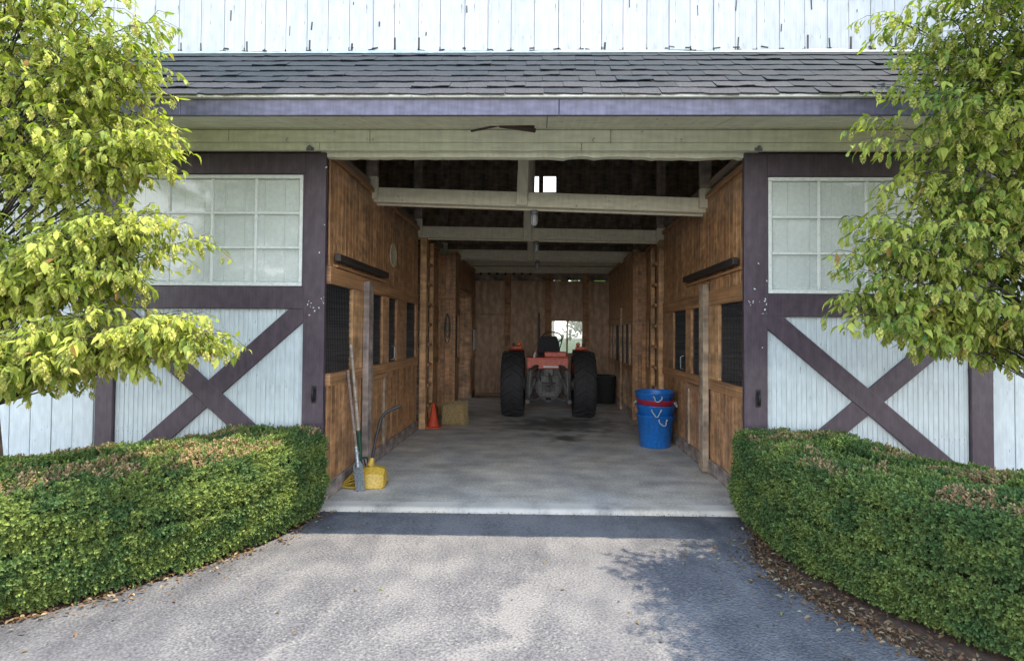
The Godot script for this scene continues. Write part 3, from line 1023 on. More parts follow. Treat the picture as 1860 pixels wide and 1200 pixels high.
func stalls(b: Node3D) -> void:
	# side: -1 left, 1 right; runs: window bays as [z near, z far]
	stall_front(b, -1, -2.05, -5.235, -8.98, [[-5.24, -5.88], [-6.56, -7.00], [-7.28, -7.69], [-8.23, -8.86]], 1.20, 2.06, 3.27)
	stall_front(b, 1, 1.95, -5.235, -8.86, [[-5.24, -6.10], [-6.68, -7.22], [-7.48, -8.18]], 1.09, 1.93, 3.20)
	stall_front(b, -1, -2.05, -9.62, -10.78, [[-9.72, -10.28]], 1.14, 1.95, 3.20)
	stall_front(b, 1, 1.95, -9.45, -10.30, [[-9.62, -10.18]], 1.0, 1.86, 3.12)
	stall_front(b, -1, -1.73, -10.82, -11.42, [[-10.95, -11.3]], 1.1, 1.95, 3.15)
	stall_front(b, -1, -1.73, -13.45, -14.09, [[-13.6, -13.9]], 1.1, 1.95, 3.15)
	# assumed side passage, added to bring daylight into the far aisle
	var pas := part("assumed_passage", b)
	for z in [-11.40, -13.45]:
		box("side", pas, Vector3(-6.38, 0, z - 0.04), Vector3(-1.76, 2.75, z), M.pale_pine)
	for k in 20:
		box("board", pas, Vector3(-1.75, 2.6, -11.43 - k * 0.101 - 0.1), Vector3(-1.73, 3.2, -11.43 - k * 0.101), M["pine%d" % rng.randi_range(0, 3)], 0.003)
	box("lintel", pas, Vector3(-1.77, 2.5, -13.45), Vector3(-1.71, 2.6, -11.42), M.pine_rail)
	stall_front(b, 1, 1.71, -10.34, -14.09, [[-10.5, -10.78], [-10.92, -11.4], [-11.54, -12.1], [-12.24, -12.9], [-13.2, -13.6]], 1.0, 1.80, 3.10)
	# the short returns where the aisle narrows
	for s in [-1, 1]:
		var ret := part("aisle_return", b)
		var z := -10.80 if s < 0 else -10.32
		var xa := -2.10 if s < 0 else 1.71
		var xb := -1.73 if s < 0 else 2.02
		var n := 4
		for k in n:
			var a := lerpf(xa, xb, float(k) / n)
			var c := lerpf(xa, xb, float(k + 1) / n)
			box("board", ret, Vector3(a + 0.001, 2.35, z - 0.02), Vector3(c - 0.001, 3.12, z), M["pine%d" % (k % 4)], 0.003)
			box("board", ret, Vector3(a + 0.001, 0.0, z - 0.02), Vector3(c - 0.001, 2.25, z), M["pine%d" % ((k + 2) % 4)], 0.003)
		box("rail", ret, Vector3(xa, 2.25, z - 0.02), Vector3(xb, 2.35, z + 0.02), M.pine_rail)
		box("corner_post", ret, Vector3((xb if s < 0 else xa) - 0.025, 0, z - 0.03), Vector3((xb if s < 0 else xa) + 0.025, 3.13, z + 0.03), M.pine_rail)
	# partitions that close the stalls off from one another
	for q in [[-6.38, -2.08, -9.3], [1.98, 6.38, -9.2]]:
		box("stall_partition", b, Vector3(q[0], 0, q[2] - 0.04), Vector3(q[1], 2.6, q[2]), M.loft_wood_h)

func stall_front(b: Node3D, side: int, x: float, z0: float, z1: float, bays: Array, w0: float, w1: float, top: float) -> void:
	var s := part("stall_front", b)
	# helper: a box that stands proud of the wall face by p and is t thick
	var slab := func(called: String, za: float, zb: float, ya: float, yb: float, p: float, t: float, m: Material, bev: float) -> void:
		var xa := x - side * p
		var xb := x - side * (p - t)
		box(called, s, Vector3(minf(xa, xb), ya, minf(za, zb)), Vector3(maxf(xa, xb), yb, maxf(za, zb)), m, bev)
	var z := z0
	var k := 0
	while z > z1 + 0.02:
		var zn := maxf(z - 0.105, z1)
		slab.call("board", z - 0.001, zn + 0.001, w1 + 0.17, top, rng.randf_range(-0.001, 0.001), 0.02, M["pine%d" % rng.randi_range(0, 3)], 0.004)
		slab.call("board", z - 0.001, zn + 0.001, 0.16, w0 - 0.12, rng.randf_range(-0.001, 0.001), 0.02, M.pale_pine if side > 0 and z1 < -11.0 else M["pine%d" % rng.randi_range(0, 3)], 0.004)
		z = zn
		k += 1
	slab.call("cap", z0, z1, top, top + 0.06, 0.03, 0.12, M.pine_rail, 0.005)
	slab.call("lintel", z0, z1, w1, w1 + 0.17, 0.018, 0.05, M.pine_rail, 0.004)
	slab.call("rail", z0, z1, w0 - 0.12, w0, 0.022, 0.06, M.pine_rail, 0.004)
	slab.call("kick_board", z0, z1, 0.0, 0.16, 0.016, 0.04, M.grey_pole, 0.004)
	# stiles between the bays, wire grilles in them
	var edges := [z0]
	for bay in bays:
		edges.append(bay[0])
		edges.append(bay[1])
	edges.append(z1)
	for e in range(0, edges.size(), 2):
		if edges[e] - edges[e + 1] > 0.01:
			slab.call("stile", edges[e], edges[e + 1], w0, w1, 0.012, 0.05, M.pale_pine if side > 0 and z1 < -11.0 else (M.pine_post if e == 2 else M["pine%d" % (e / 2 % 4)]), 0.004)
	for bay in bays:
		var st := begin()
		var xm := x + side * 0.02
		var zz: float = bay[0] - 0.02
		while zz > bay[1]:
			add_bevel_box(st, Vector3(0.007, w1 - w0, 0.007), 0.002, Transform3D(Basis.IDENTITY, Vector3(xm, (w0 + w1) / 2, zz)))
			zz -= 0.045
		var yy := w0 + 0.03
		while yy < w1:
			add_bevel_box(st, Vector3(0.005, 0.005, bay[0] - bay[1]), 0.001, Transform3D(Basis.IDENTITY, Vector3(xm + 0.005, yy, (bay[0] + bay[1]) / 2)))
			yy += 0.06
		put("wire_grille", st.commit(), M.wire, s)
	# sliding stall door with its track on the two near stalls
	if z0 > -6.0:
		var l := side < 0
		var za := -6.20 if l else -6.42
		slab.call("door_post", za, za - 0.17, 0.01, 2.18, 0.085, 0.07, M.grey_pole if l else M.old_board, 0.006)
		slab.call("door_track", -5.30 if l else -5.42, -7.0 if l else -7.35, 2.285, 2.36, 0.085, 0.06, M.track, 0.008)
		slab.call("track_board", -5.36 if l else -5.38, -7.05 if l else -7.4, 2.235, 2.262, 0.035, 0.034, M.pine_rail, 0.003)
		slab.call("door_batten", -7.05 if l else -7.28, -7.12 if l else -7.35, 0.165, w0 - 0.125, 0.03, 0.028, M.old_board, 0.003)
		slab.call("door_batten", -6.5 if l else -6.62, -7.05 if l else -7.28, w0 - 0.2, w0 - 0.125, 0.028, 0.026, M.pine_rail, 0.003)
		var st := begin()
		var hz := -7.40 if l else -7.56
		var hx := x - side * 0.012
		add_tube(st, [Vector3(hx, w0 + 0.03, hz), Vector3(hx - side * 0.045, w0 + 0.05, hz), Vector3(hx - side * 0.045, w0 + 0.2, hz), Vector3(hx, w0 + 0.22, hz)], [0.008, 0.009, 0.009, 0.008], 8)
		put("door_pull", st.commit(), M.steel, s)
	elif z0 < -10.2:
		for q in (0 if side < 0 else 1):
			slab.call("door_post", -11.72 - q * 1.2, -11.79 - q * 1.2, 0.0, 2.15, 0.05, 0.04, M.pale_pine, 0.006)

# ---------------------------------------------------------------- what shows through the rear window
func beyond() -> void:
	var h := thing("garden_building", "plain beige building seen through the small rear window", "building", Vector3(-3.2, 0, -27))
	box("wall", h, Vector3(-6, -0.08, -3), Vector3(3.75, 4.2, 3), M.far_wall, 0.02)
	put("roof", extrude(PackedVector2Array([Vector2(-6.4, 4.2), Vector2(4.1, 4.2), Vector2(-1.15, 6.4)]), -3.3, 3.3), M.far_roof, h)
	for k in 3:
		far_tree("yard_tree" if k == 0 else "yard_tree_%03d" % k, Vector3([2.2, 4.6, 7.5][k], -0.08, [-24.0, -30.0, -26.0][k]), k)

func far_tree(called: String, at: Vector3, k: int) -> void:
	var t := thing(called, ["broad green tree beside the beige building behind the rear window", "green tree standing farthest back behind the barn yard", "green tree standing well apart from the beige building"][k], "tree", at, "trees behind the barn")
	tube("trunk", t, [Vector3.ZERO, Vector3(0.1, 1.5, 0), Vector3(0, 3.6, 0.1)], [0.2, 0.15, 0.06], M.bark, 8)
	var xs: Array = []
	var cs: Array = []
	for i in 2600:
		var d := Vector3(rng.randfn(), rng.randfn(), rng.randfn()).normalized()
		var p := Vector3(0, 2.9, 0) + d * Vector3(1.9, 2.3, 1.9) * pow(rng.randf(), 0.4) * (0.8 + 0.3 * sin(d.x * 5.0 + k) * sin(d.y * 6.0))
		xs.append(Transform3D(Basis.from_euler(Vector3(rng.randf() * TAU, rng.randf() * TAU, rng.randf() * TAU)).scaled(Vector3.ONE * 2.6), p))
		var v := rng.randf()
		cs.append(Color(0.06 + 0.09 * v, 0.13 + 0.12 * v, 0.04 + 0.03 * v))
	multi("crown", leaf_mesh(), M.leaf, t, xs, cs)

func multi(called: String, mesh: Mesh, m: Material, parent: Node, xs: Array, cs: Array) -> MultiMeshInstance3D:
	var mm := MultiMesh.new()
	mm.transform_format = MultiMesh.TRANSFORM_3D
	mm.use_colors = true
	mm.mesh = mesh
	mm.instance_count = xs.size()
	for i in xs.size():
		mm.set_instance_transform(i, xs[i])
		mm.set_instance_color(i, cs[i])
	var o := MultiMeshInstance3D.new()
	o.multimesh = mm
	o.material_override = m
	child(o, called, parent)
	o.set_meta("kind", "stuff")
	return o

# ---------------------------------------------------------------- tractor
func tractor() -> void:
	var t := thing("tractor", "old red farm tractor parked tail-out with big black lugged rear tyres", "tractor", Vector3(0.125, 0, -10.3))
	var R := 0.63
	for s in [-1, 1]:
		var w := part("rear_wheel", t)
		w.position = Vector3(s * 0.675, R, -0.35)
		# carcass
		var pr := [Vector2(0.36, -0.17), Vector2(0.42, -0.205), Vector2(0.53, -0.215), Vector2(0.575, -0.20), Vector2(0.597, -0.13), Vector2(0.603, 0.0), Vector2(0.597, 0.13), Vector2(0.575, 0.20), Vector2(0.53, 0.215), Vector2(0.42, 0.205), Vector2(0.36, 0.17)]
		put("tyre", lathe(pr, 56, "x"), M.rubber, w)
		# chevron lugs
		var st := begin()
		var n := 22
		for k in n:
			for h in [-1, 1]:
				var pts := []
				for j in 5:
					var f := j / 4.0
					var ang: float = TAU * (k + (0.5 if h > 0 else 0.0)) / n + f * 0.26
					var lx: float = h * lerpf(-0.015, 0.208, f)
					var rr := 0.604 - (0.026 * pow(f, 3.0))
					pts.append([ang, lx, rr])
				for j in 4:
					var q0 = pts[j]
					var q1 = pts[j + 1]
					var hw := 0.021
					var c := []
					for q in [q0, q1]:
						for e in [-1, 1]:
							for tp in [0, 1]:
								var a: float = q[0] + e * (hw + (0.006 if tp == 0 else 0.0)) / R
								var r: float = q[2] + (0.028 if tp == 1 else -0.01)
								c.append(Vector3(q[1], r * cos(a), r * sin(a)))
					var ctr := Vector3.ZERO
					for p in c:
						ctr += p / 8.0
					quad_out(st, c[1], c[3], c[7], c[5], ctr)
					quad_out(st, c[0], c[1], c[5], c[4], ctr)
					quad_out(st, c[2], c[3], c[7], c[6], ctr)
					if j == 0:
						quad_out(st, c[0], c[1], c[3], c[2], ctr)
					if j == 3:
						quad_out(st, c[4], c[5], c[7], c[6], ctr)
		var tr := put("tread", st.commit(), M.rubber, w)
		put("rim", lathe([Vector2(0.37, -0.17), Vector2(0.34, -0.15), Vector2(0.34, 0.0), Vector2(0.10, 0.03), Vector2(0.08, 0.07), Vector2(0.0, 0.07)], 32, "x"), M.cast, w)
		# fender: an arched plate over the tyre
		var f := part("fender", t)
		var fs := begin()
		fs.set_smooth_group(1)
		var arc := []
		for j in 15:
			var a := lerpf(deg_to_rad(14), deg_to_rad(-78), j / 14.0)
			arc.append(Vector2(R + 0.665 * cos(a), -0.35 + 0.665 * sin(a)))
		var x0 := minf(s * 0.47, s * 0.77)
		var x1 := maxf(s * 0.47, s * 0.77)
		for j in 14:
			for lay in 2:
				var dy := 0.0 if lay == 0 else -0.006
				var q := [Vector3(x0, arc[j].x + dy, arc[j].y), Vector3(x1, arc[j].x + dy, arc[j].y), Vector3(x1, arc[j + 1].x + dy, arc[j + 1].y), Vector3(x0, arc[j + 1].x + dy, arc[j + 1].y)]
				for idx in ([0, 1, 2, 0, 2, 3] if lay == 0 else [0, 2, 1, 0, 3, 2]):
					fs.add_vertex(q[idx])
		# inner skirt
		for j in 14:
			var xi: float = s * 0.47
			var q := [Vector3(xi, arc[j].x, arc[j].y), Vector3(xi, arc[j + 1].x, arc[j + 1].y), Vector3(xi, maxf(arc[j + 1].x - 0.5, 0.62), arc[j + 1].y * 0.8 - 0.07), Vector3(xi, maxf(arc[j].x - 0.5, 0.62), arc[j].y * 0.8 - 0.07)]
			for idx in [0, 1, 2, 0, 2, 3]:
				fs.add_vertex(q[idx])
		fs.generate_normals()
		put("arch", fs.commit(), M.tractor_red, f)
		var lx: float = s * 0.62
		box("lamp_housing", f, Vector3(lx - 0.1, 1.29, -0.42), Vector3(lx + 0.1, 1.345, -0.30), M.tractor_red, 0.015)
		put("lamp_lens", lathe([Vector2(0, 0.02), Vector2(0.035, 0.014), Vector2(0.042, 0), Vector2(0.042, -0.06), Vector2(0, -0.065)], 16, "z"), M.lens_amber, f, Transform3D(Basis.IDENTITY, Vector3(lx + s * -0.05, 1.385, -0.34)))
		put("lamp_lens", lathe([Vector2(0, 0.02), Vector2(0.028, 0.014), Vector2(0.034, 0), Vector2(0.034, -0.06), Vector2(0, -0.065)], 16, "z"), M.cast_dark, f, Transform3D(Basis.IDENTITY, Vector3(lx + s * 0.06, 1.378, -0.34)))
		# axle housing, drop arms and lift links
		tube("axle", t, [Vector3(s * 0.15, R, -0.35), Vector3(s * 0.3, R, -0.35), Vector3(s * 0.5, R, -0.35)], [0.19, 0.14, 0.12], M.cast, 14)
		tube("lift_arm", t, [Vector3(s * 0.17, 0.98, -0.2), Vector3(s * 0.27, 0.97, 0.02), Vector3(s * 0.33, 0.92, 0.1)], [0.035, 0.03, 0.026], M.cast_dark, 8)
		tube("lift_rod", t, [Vector3(s * 0.33, 0.92, 0.1), Vector3(s * 0.35, 0.7, 0.1), Vector3(s * 0.36, 0.43, 0.1)], [0.018, 0.026, 0.018], M.cast, 8)
		tube("lower_link", t, [Vector3(s * 0.2, 0.42, -0.45), Vector3(s * 0.33, 0.42, 0.0), Vector3(s * 0.38, 0.36, 0.32)], [0.03, 0.032, 0.04], M.cast, 8)
		box("side_plate", t, Vector3(minf(s * 0.30, s * 0.43), 0.33, -0.20), Vector3(maxf(s * 0.30, s * 0.43), 0.86, -0.165), M.cast, 0.03)
		box("foot_step", t, Vector3(minf(s * 0.2, s * 0.46), 0.5, -1.6), Vector3(maxf(s * 0.2, s * 0.46), 0.53, -0.8), M.cast_dark)
	# gearbox casting with its stepped rear face and power take-off guard
	var gb := PackedVector2Array([Vector2(-0.24, 0.50), Vector2(-0.16, 0.38), Vector2(-0.07, 0.33), Vector2(0.07, 0.33), Vector2(0.16, 0.38), Vector2(0.24, 0.50), Vector2(0.25, 0.84), Vector2(0.2, 0.93), Vector2(-0.2, 0.93), Vector2(-0.25, 0.84)])
	put("gearbox", extrude(gb, -1.0, -0.12), M.cast_dark, t)
	for sd in [-1, 1]:
		box("drop_plate", t, Vector3(minf(sd * 0.34, sd * 0.41), 0.40, -0.12), Vector3(maxf(sd * 0.34, sd * 0.41), 0.90, -0.06), M.cast, 0.015)
		tube("check_chain", t, [Vector3(sd * 0.16, 0.40, -0.05), Vector3(sd * 0.25, 0.36, 0.05), Vector3(sd * 0.35, 0.39, 0.16)], [0.014, 0.014, 0.014], M.zinc, 6)
		tube("stay_bar", t, [Vector3(sd * 0.20, 0.86, -0.08), Vector3(sd * 0.30, 0.62, 0.02), Vector3(sd * 0.36, 0.42, 0.2)], [0.014, 0.016, 0.014], M.zinc, 6)
	var g2 := PackedVector2Array([Vector2(-0.15, 0.42), Vector2(0.15, 0.42), Vector2(0.20, 0.55), Vector2(0.17, 0.80), Vector2(-0.17, 0.80), Vector2(-0.20, 0.55)])
	put("rear_cover", extrude(g2, -0.12, -0.05), M.cast, t)
	for p in [Vector2(-0.13, 0.47), Vector2(0.13, 0.47), Vector2(-0.165, 0.62), Vector2(0.165, 0.62), Vector2(-0.13, 0.765), Vector2(0.13, 0.765), Vector2(0, 0.78)]:
		put("bolt", lathe([Vector2(0, 0.018), Vector2(0.016, 0.018), Vector2(0.016, 0)], 6, "z", false), M.cast_dark, t, Transform3D(Basis.IDENTITY, Vector3(p.x, p.y, -0.05)))
	put("takeoff_shaft", lathe([Vector2(0, 0.13), Vector2(0.022, 0.13), Vector2(0.022, 0.0), Vector2(0.07, 0.0), Vector2(0.085, -0.03)], 16, "z"), M.zinc, t, Transform3D(Basis.IDENTITY, Vector3(0, 0.56, -0.04)))
	put("takeoff_guard", extrude(PackedVector2Array([Vector2(-0.12, 0.52), Vector2(-0.13, 0.68), Vector2(0.13, 0.68), Vector2(0.12, 0.52), Vector2(0.1, 0.52), Vector2(0.1, 0.66), Vector2(-0.1, 0.66), Vector2(-0.1, 0.52)]), -0.05, 0.12), M.cast_dark, t)
	tube("top_link", t, [Vector3(0, 0.86, 0.0), Vector3(0.03, 0.80, 0.10), Vector3(0.05, 0.62, 0.14)], [0.02, 0.026, 0.02], M.cast_dark, 8)
	for hs in [-0.19, -0.13, 0.2]:
		tube("hose", t, [Vector3(hs, 0.93, -0.10), Vector3(hs * 1.1, 0.90, 0.0), Vector3(hs * 1.3, 0.80, 0.02), Vector3(hs * 1.15, 0.70, -0.06)], [0.012, 0.012, 0.012, 0.012], M.black_plastic, 6)
	box("drawbar", t, Vector3(-0.05, 0.34, -0.8), Vector3(0.05, 0.385, 0.22), M.cast_dark, 0.01)
	box("hitch_bracket", t, Vector3(-0.09, 0.80, -0.07), Vector3(0.09, 0.94, 0.02), M.cast, 0.012)
	# red lift cover and seat platform
	put("lift_cover", extrude(PackedVector2Array([Vector2(-0.40, 0.94), Vector2(0.36, 0.94), Vector2(0.37, 1.12), Vector2(-0.40, 1.12)]), -0.75, -0.10), M.tractor_red, t)
	box("lift_cover_lip", t, Vector3(-0.42, 1.121, -0.7), Vector3(0.38, 1.145, -0.085), M.tractor_red, 0.008)
	box("seat_platform", t, Vector3(-0.08, 1.146, -0.55), Vector3(0.34, 1.25, -0.13), M.tractor_red, 0.015)
	box("nameplate", t, Vector3(-0.1, 0.955, -0.099), Vector3(0.2, 0.985, -0.09), M.paper, 0.003)
	tube("control_lever", t, [Vector3(-0.27, 1.14, -0.2), Vector3(-0.27, 1.19, -0.17), Vector3(-0.25, 1.24, -0.15)], [0.022, 0.02, 0.014], M.paper, 8)
	# seat
	var seat := part("seat", t)
	box("cushion", seat, Vector3(-0.23, 1.20, -0.95), Vector3(0.21, 1.29, -0.56), M.vinyl, 0.03)
	put("backrest", extrude(PackedVector2Array([Vector2(-0.21, 1.22), Vector2(0.20, 1.22), Vector2(0.205, 1.42), Vector2(0.155, 1.545), Vector2(-0.145, 1.545), Vector2(-0.20, 1.42)]), -0.60, -0.50), M.vinyl, seat)
	# bonnet, steering wheel, stack and front axle ahead of the seat
	box("bonnet", t, Vector3(-0.26, 0.85, -2.75), Vector3(0.26, 1.36, -1.45), M.tractor_red, 0.06)
	box("dashboard", t, Vector3(-0.24, 0.9, -1.45), Vector3(0.24, 1.42, -1.30), M.cast_dark, 0.03)
	tube("steering_column", t, [Vector3(0.08, 1.3, -1.4), Vector3(0.08, 1.5, -1.22)], [0.025, 0.02], M.cast_dark, 8)
	var ring := []
	var rad := []
	for k in 25:
		var a := TAU * k / 24.0
		ring.append(Vector3(0.08, 1.51, -1.21) + Vector3(cos(a) * 0.21, sin(a) * 0.21 * 0.55, -sin(a) * 0.21 * 0.83 * -1.0))
		rad.append(0.014)
	tube("steering_wheel", t, ring, rad, M.black_plastic, 8)
	tube("exhaust_stack", t, [Vector3(-0.2, 1.3, -1.9), Vector3(-0.2, 1.75, -1.9), Vector3(-0.2, 2.05, -1.9)], [0.03, 0.03, 0.025], M.cast_dark, 10)
	tube("gear_lever", t, [Vector3(0.2, 1.2, -0.9), Vector3(0.27, 1.4, -0.95), Vector3(0.28, 1.5, -0.97)], [0.012, 0.01, 0.018], M.cast_dark, 8)
	for s in [-1, 1]:
		var w := part("front_wheel", t)
		w.position = Vector3(s * 0.62, 0.36, -2.5)
		put("tyre", lathe([Vector2(0.21, -0.07), Vector2(0.28, -0.085), Vector2(0.345, -0.07), Vector2(0.36, 0), Vector2(0.345, 0.07), Vector2(0.28, 0.085), Vector2(0.21, 0.07)], 32, "x"), M.rubber, w)
		put("rim", lathe([Vector2(0.215, -0.07), Vector2(0.19, -0.05), Vector2(0.06, 0.0), Vector2(0, 0.02)], 24, "x"), M.paper, w)
	beam("front_axle", t, Vector3(-0.6, 0.40, -2.5), Vector3(0.6, 0.40, -2.5), 0.1, 0.1, M.cast)

# ---------------------------------------------------------------- nested muck tubs
func tubs() -> void:
	var at := Vector3(1.62, 0, -7.93)
	var data := [
		["blue muck tub at the bottom of the nested stack beside the stall wall", "blue", 0.0, 0.45, 0.262, 0.215, 0.2],
		["blue muck tub nested second from the bottom of the stack below the red one", "blue", 0.145, 0.45, 0.266, 0.217, -0.15],
		["red muck tub nested between two blue ones in the stack", "tub_red", 0.225, 0.45, 0.264, 0.217, 1.2],
		["blue muck tub on top of the nested stack above the red one", "blue", 0.335, 0.45, 0.268, 0.217, -0.05]]
	for k in 4:
		var d = data[k]
		var t := thing("muck_tub" if k == 0 else "muck_tub_%03d" % k, d[0], "tub", at + Vector3(rng.randf_range(-0.008, 0.008), d[2], rng.randf_range(-0.008, 0.008)), "nested muck tubs")
		var h: float = d[3]
		var r1: float = d[4]
		var r0: float = d[5]
		var y0 := 0.0 if k == 0 else 0.004
		t.rotation = Vector3(0.012 * (k - 1), d[6], 0.01 * (k - 2))
		put("wall", lathe([Vector2(0, y0), Vector2(r0 - 0.015, y0), Vector2(r0, y0 + 0.012), Vector2(r1 - 0.012, h - 0.07), Vector2(r1 - 0.002, h - 0.068), Vector2(r1 + 0.002, h - 0.012), Vector2(r1 + 0.014, h - 0.008), Vector2(r1 + 0.016, h), Vector2(r1 - 0.004, h), Vector2(r1 - 0.014, h - 0.02), Vector2(r0 - 0.01, y0 + 0.01), Vector2(0, y0 + 0.008)], 48), M[d[1]], t)
		# rope loops on both sides
		for s in [0.0, PI]:
			var c := Vector3(sin(s), 0, cos(s))
			var side := Vector3(cos(s), 0, -sin(s))
			var pts := []
			var rad := []
			var drop := [0.085, 0.10, 0.06, 0.075][k] as float
			for j in 11:
				var a := lerpf(PI, TAU, j / 10.0)
				var spread := 0.055 + 0.012 * sin(j * 1.3 + k)
				pts.append(c * (r1 + 0.006 + 0.035 * sin(-a) ) + side * cos(a) * spread + Vector3(0, h - 0.035 + sin(a) * drop, 0))
				rad.append(0.0085)
			tube("rope_handle", t, pts, rad, M.rope, 8)

# ---------------------------------------------------------------- tools against the near stall
func tools() -> void:
	# scoop with a bent black handle: mouth towards the door post
	var t := thing("manure_scoop", "yellow plastic manure scoop with tines and a bent black handle on the floor", "scoop", Vector3(-1.83, 0, -5.74))
	t.rotation.y = deg_to_rad(4)
	# a moulded half-barrel basket, its mouth drawn out into tines
	var xs0 := [-0.21, -0.13, -0.03, 0.07, 0.16, 0.20, 0.215]
	var hs0 := [0.045, 0.125, 0.185, 0.205, 0.19, 0.17, 0.03]
	var ws0 := [0.11, 0.145, 0.16, 0.155, 0.135, 0.11, 0.08]
	var ring_at := func(i: int, a: float, inset: float) -> Vector3:
		return Vector3(xs0[i] - (inset if i > 4 else 0.0), 0.012 + maxf(hs0[i] - inset, 0.01) * pow(maxf(sin(a), 0.0), 0.75), (ws0[i] - inset) * cos(a))
	var st := begin()
	st.set_smooth_group(-1)
	for lay in 2:
		for i in range(2, 6):
			for k in 5:
				var a0 := PI * k / 5.0
				var a1 := PI * (k + 1) / 5.0
				var q := [ring_at.call(i, a0, lay * 0.006), ring_at.call(i + 1, a0, lay * 0.006), ring_at.call(i + 1, a1, lay * 0.006), ring_at.call(i, a1, lay * 0.006)]
				for idx in ([0, 1, 2, 0, 2, 3] if lay == 0 else [0, 2, 1, 0, 3, 2]):
					st.add_vertex(q[idx])
	st.generate_normals()
	put("basket", st.commit(), M.yellow, t)
	var rim := []
	var rimr := []
	for k in 6:
		rim.append(ring_at.call(2, minf(PI * k / 5.0, 3.1415), 0.003))
		rimr.append(0.008)
	tube("rim", t, rim, rimr, M.yellow, 6)
	box("floor_plate", t, Vector3(-0.03, 0.002, -0.14), Vector3(0.2, 0.012, 0.14), M.yellow, 0.003)
	for k in 13:
		var a := PI * (k + 0.15) / 12.3
		tube("tine", t, [ring_at.call(2, a, 0.003), ring_at.call(1, a, 0.003), ring_at.call(0, a, 0.003)], [0.008, 0.007, 0.005], M.yellow, 6)
	for k in 7:
		var zz := lerpf(-0.13, 0.13, k / 6.0)
		tube("tine", t, [Vector3(-0.03, 0.01, zz), Vector3(-0.13, 0.012, zz), Vector3(-0.21, 0.028, zz * 0.9)], [0.008, 0.007, 0.005], M.yellow, 6)
	tube("handle_socket", t, [Vector3(0.04, 0.20, -0.02), Vector3(0.055, 0.28, -0.035)], [0.035, 0.024], M.yellow, 12)
	tube("handle", t, [Vector3(0.05, 0.25, -0.03), Vector3(0.09, 0.50, -0.06), Vector3(0.13, 0.68, -0.08), Vector3(0.17, 0.74, -0.09), Vector3(0.25, 0.785, -0.10), Vector3(0.33, 0.815, -0.11)], [0.015, 0.015, 0.016, 0.017, 0.017, 0.018], M.black_plastic, 10)
	# shovel leaning across the scoop
	var s := thing("shovel", "steel shovel with a long brown shaft leaning across the yellow scoop", "shovel", Vector3(-1.81, 0, -5.52))
	var foot := Vector3(0.0, 0.0, 0.0)
	var head := Vector3(-0.205, 1.20, -0.16)
	var dir := (head - foot).normalized()
	tube("shaft", s, [dir * 0.42, dir * 0.8, head], [0.017, 0.016, 0.015], M.handle_dark, 10)
	tube("socket", s, [dir * 0.24, dir * 0.34, dir * 0.45], [0.028, 0.024, 0.021], M.steel, 12)
	tube("collar", s, [dir * 0.37, dir * 0.395], [0.032, 0.032], M.zinc, 12)
	var blade := PackedVector2Array([Vector2(-0.045, 0.0), Vector2(0.0, -0.012), Vector2(0.045, 0.0), Vector2(0.05, 0.24), Vector2(0.03, 0.285), Vector2(-0.03, 0.285), Vector2(-0.05, 0.24)])
	var bx := Basis(dir.cross(Vector3(0, 0, 1)).normalized(), dir, Vector3.ZERO)
	bx.z = bx.x.cross(bx.y)
	put("blade", extrude(blade, -0.004, 0.004), M.steel, s, Transform3D(bx, dir * 0.012 + Vector3(0, 0.003, 0)))
	# fork with a pale shaft and green ferrule, standing behind
	var f := thing("stable_fork", "stable fork with a pale shaft and green ferrule leaning on the stall front", "fork", Vector3(-1.90, 0, -5.86))
	var top := Vector3(-0.115, 1.47, 0.10)
	var fd := top.normalized()
	tube("shaft", f, [fd * 0.52, fd * 1.0, top], [0.019, 0.018, 0.017], M.handle_wood, 10)
	tube("ferrule", f, [fd * 0.24, fd * 0.40, fd * 0.56], [0.014, 0.024, 0.022], M.green_paint, 10)
	tube("crossbar", f, [fd * 0.25 + Vector3(-0.035, 0, 0.09), fd * 0.26, fd * 0.25 + Vector3(0.035, 0, -0.09)], [0.01, 0.012, 0.01], M.green_paint, 8)
	for k in 5:
		var o := Vector3(0.035, 0, -0.09) * lerpf(-1, 1, k / 4.0)
		tube("tine", f, [fd * 0.25 + o, fd * 0.12 + o + Vector3(0.02, 0, 0), o + Vector3(0.0, 0.002, 0)], [0.006, 0.006, 0.003], M.iron, 6)

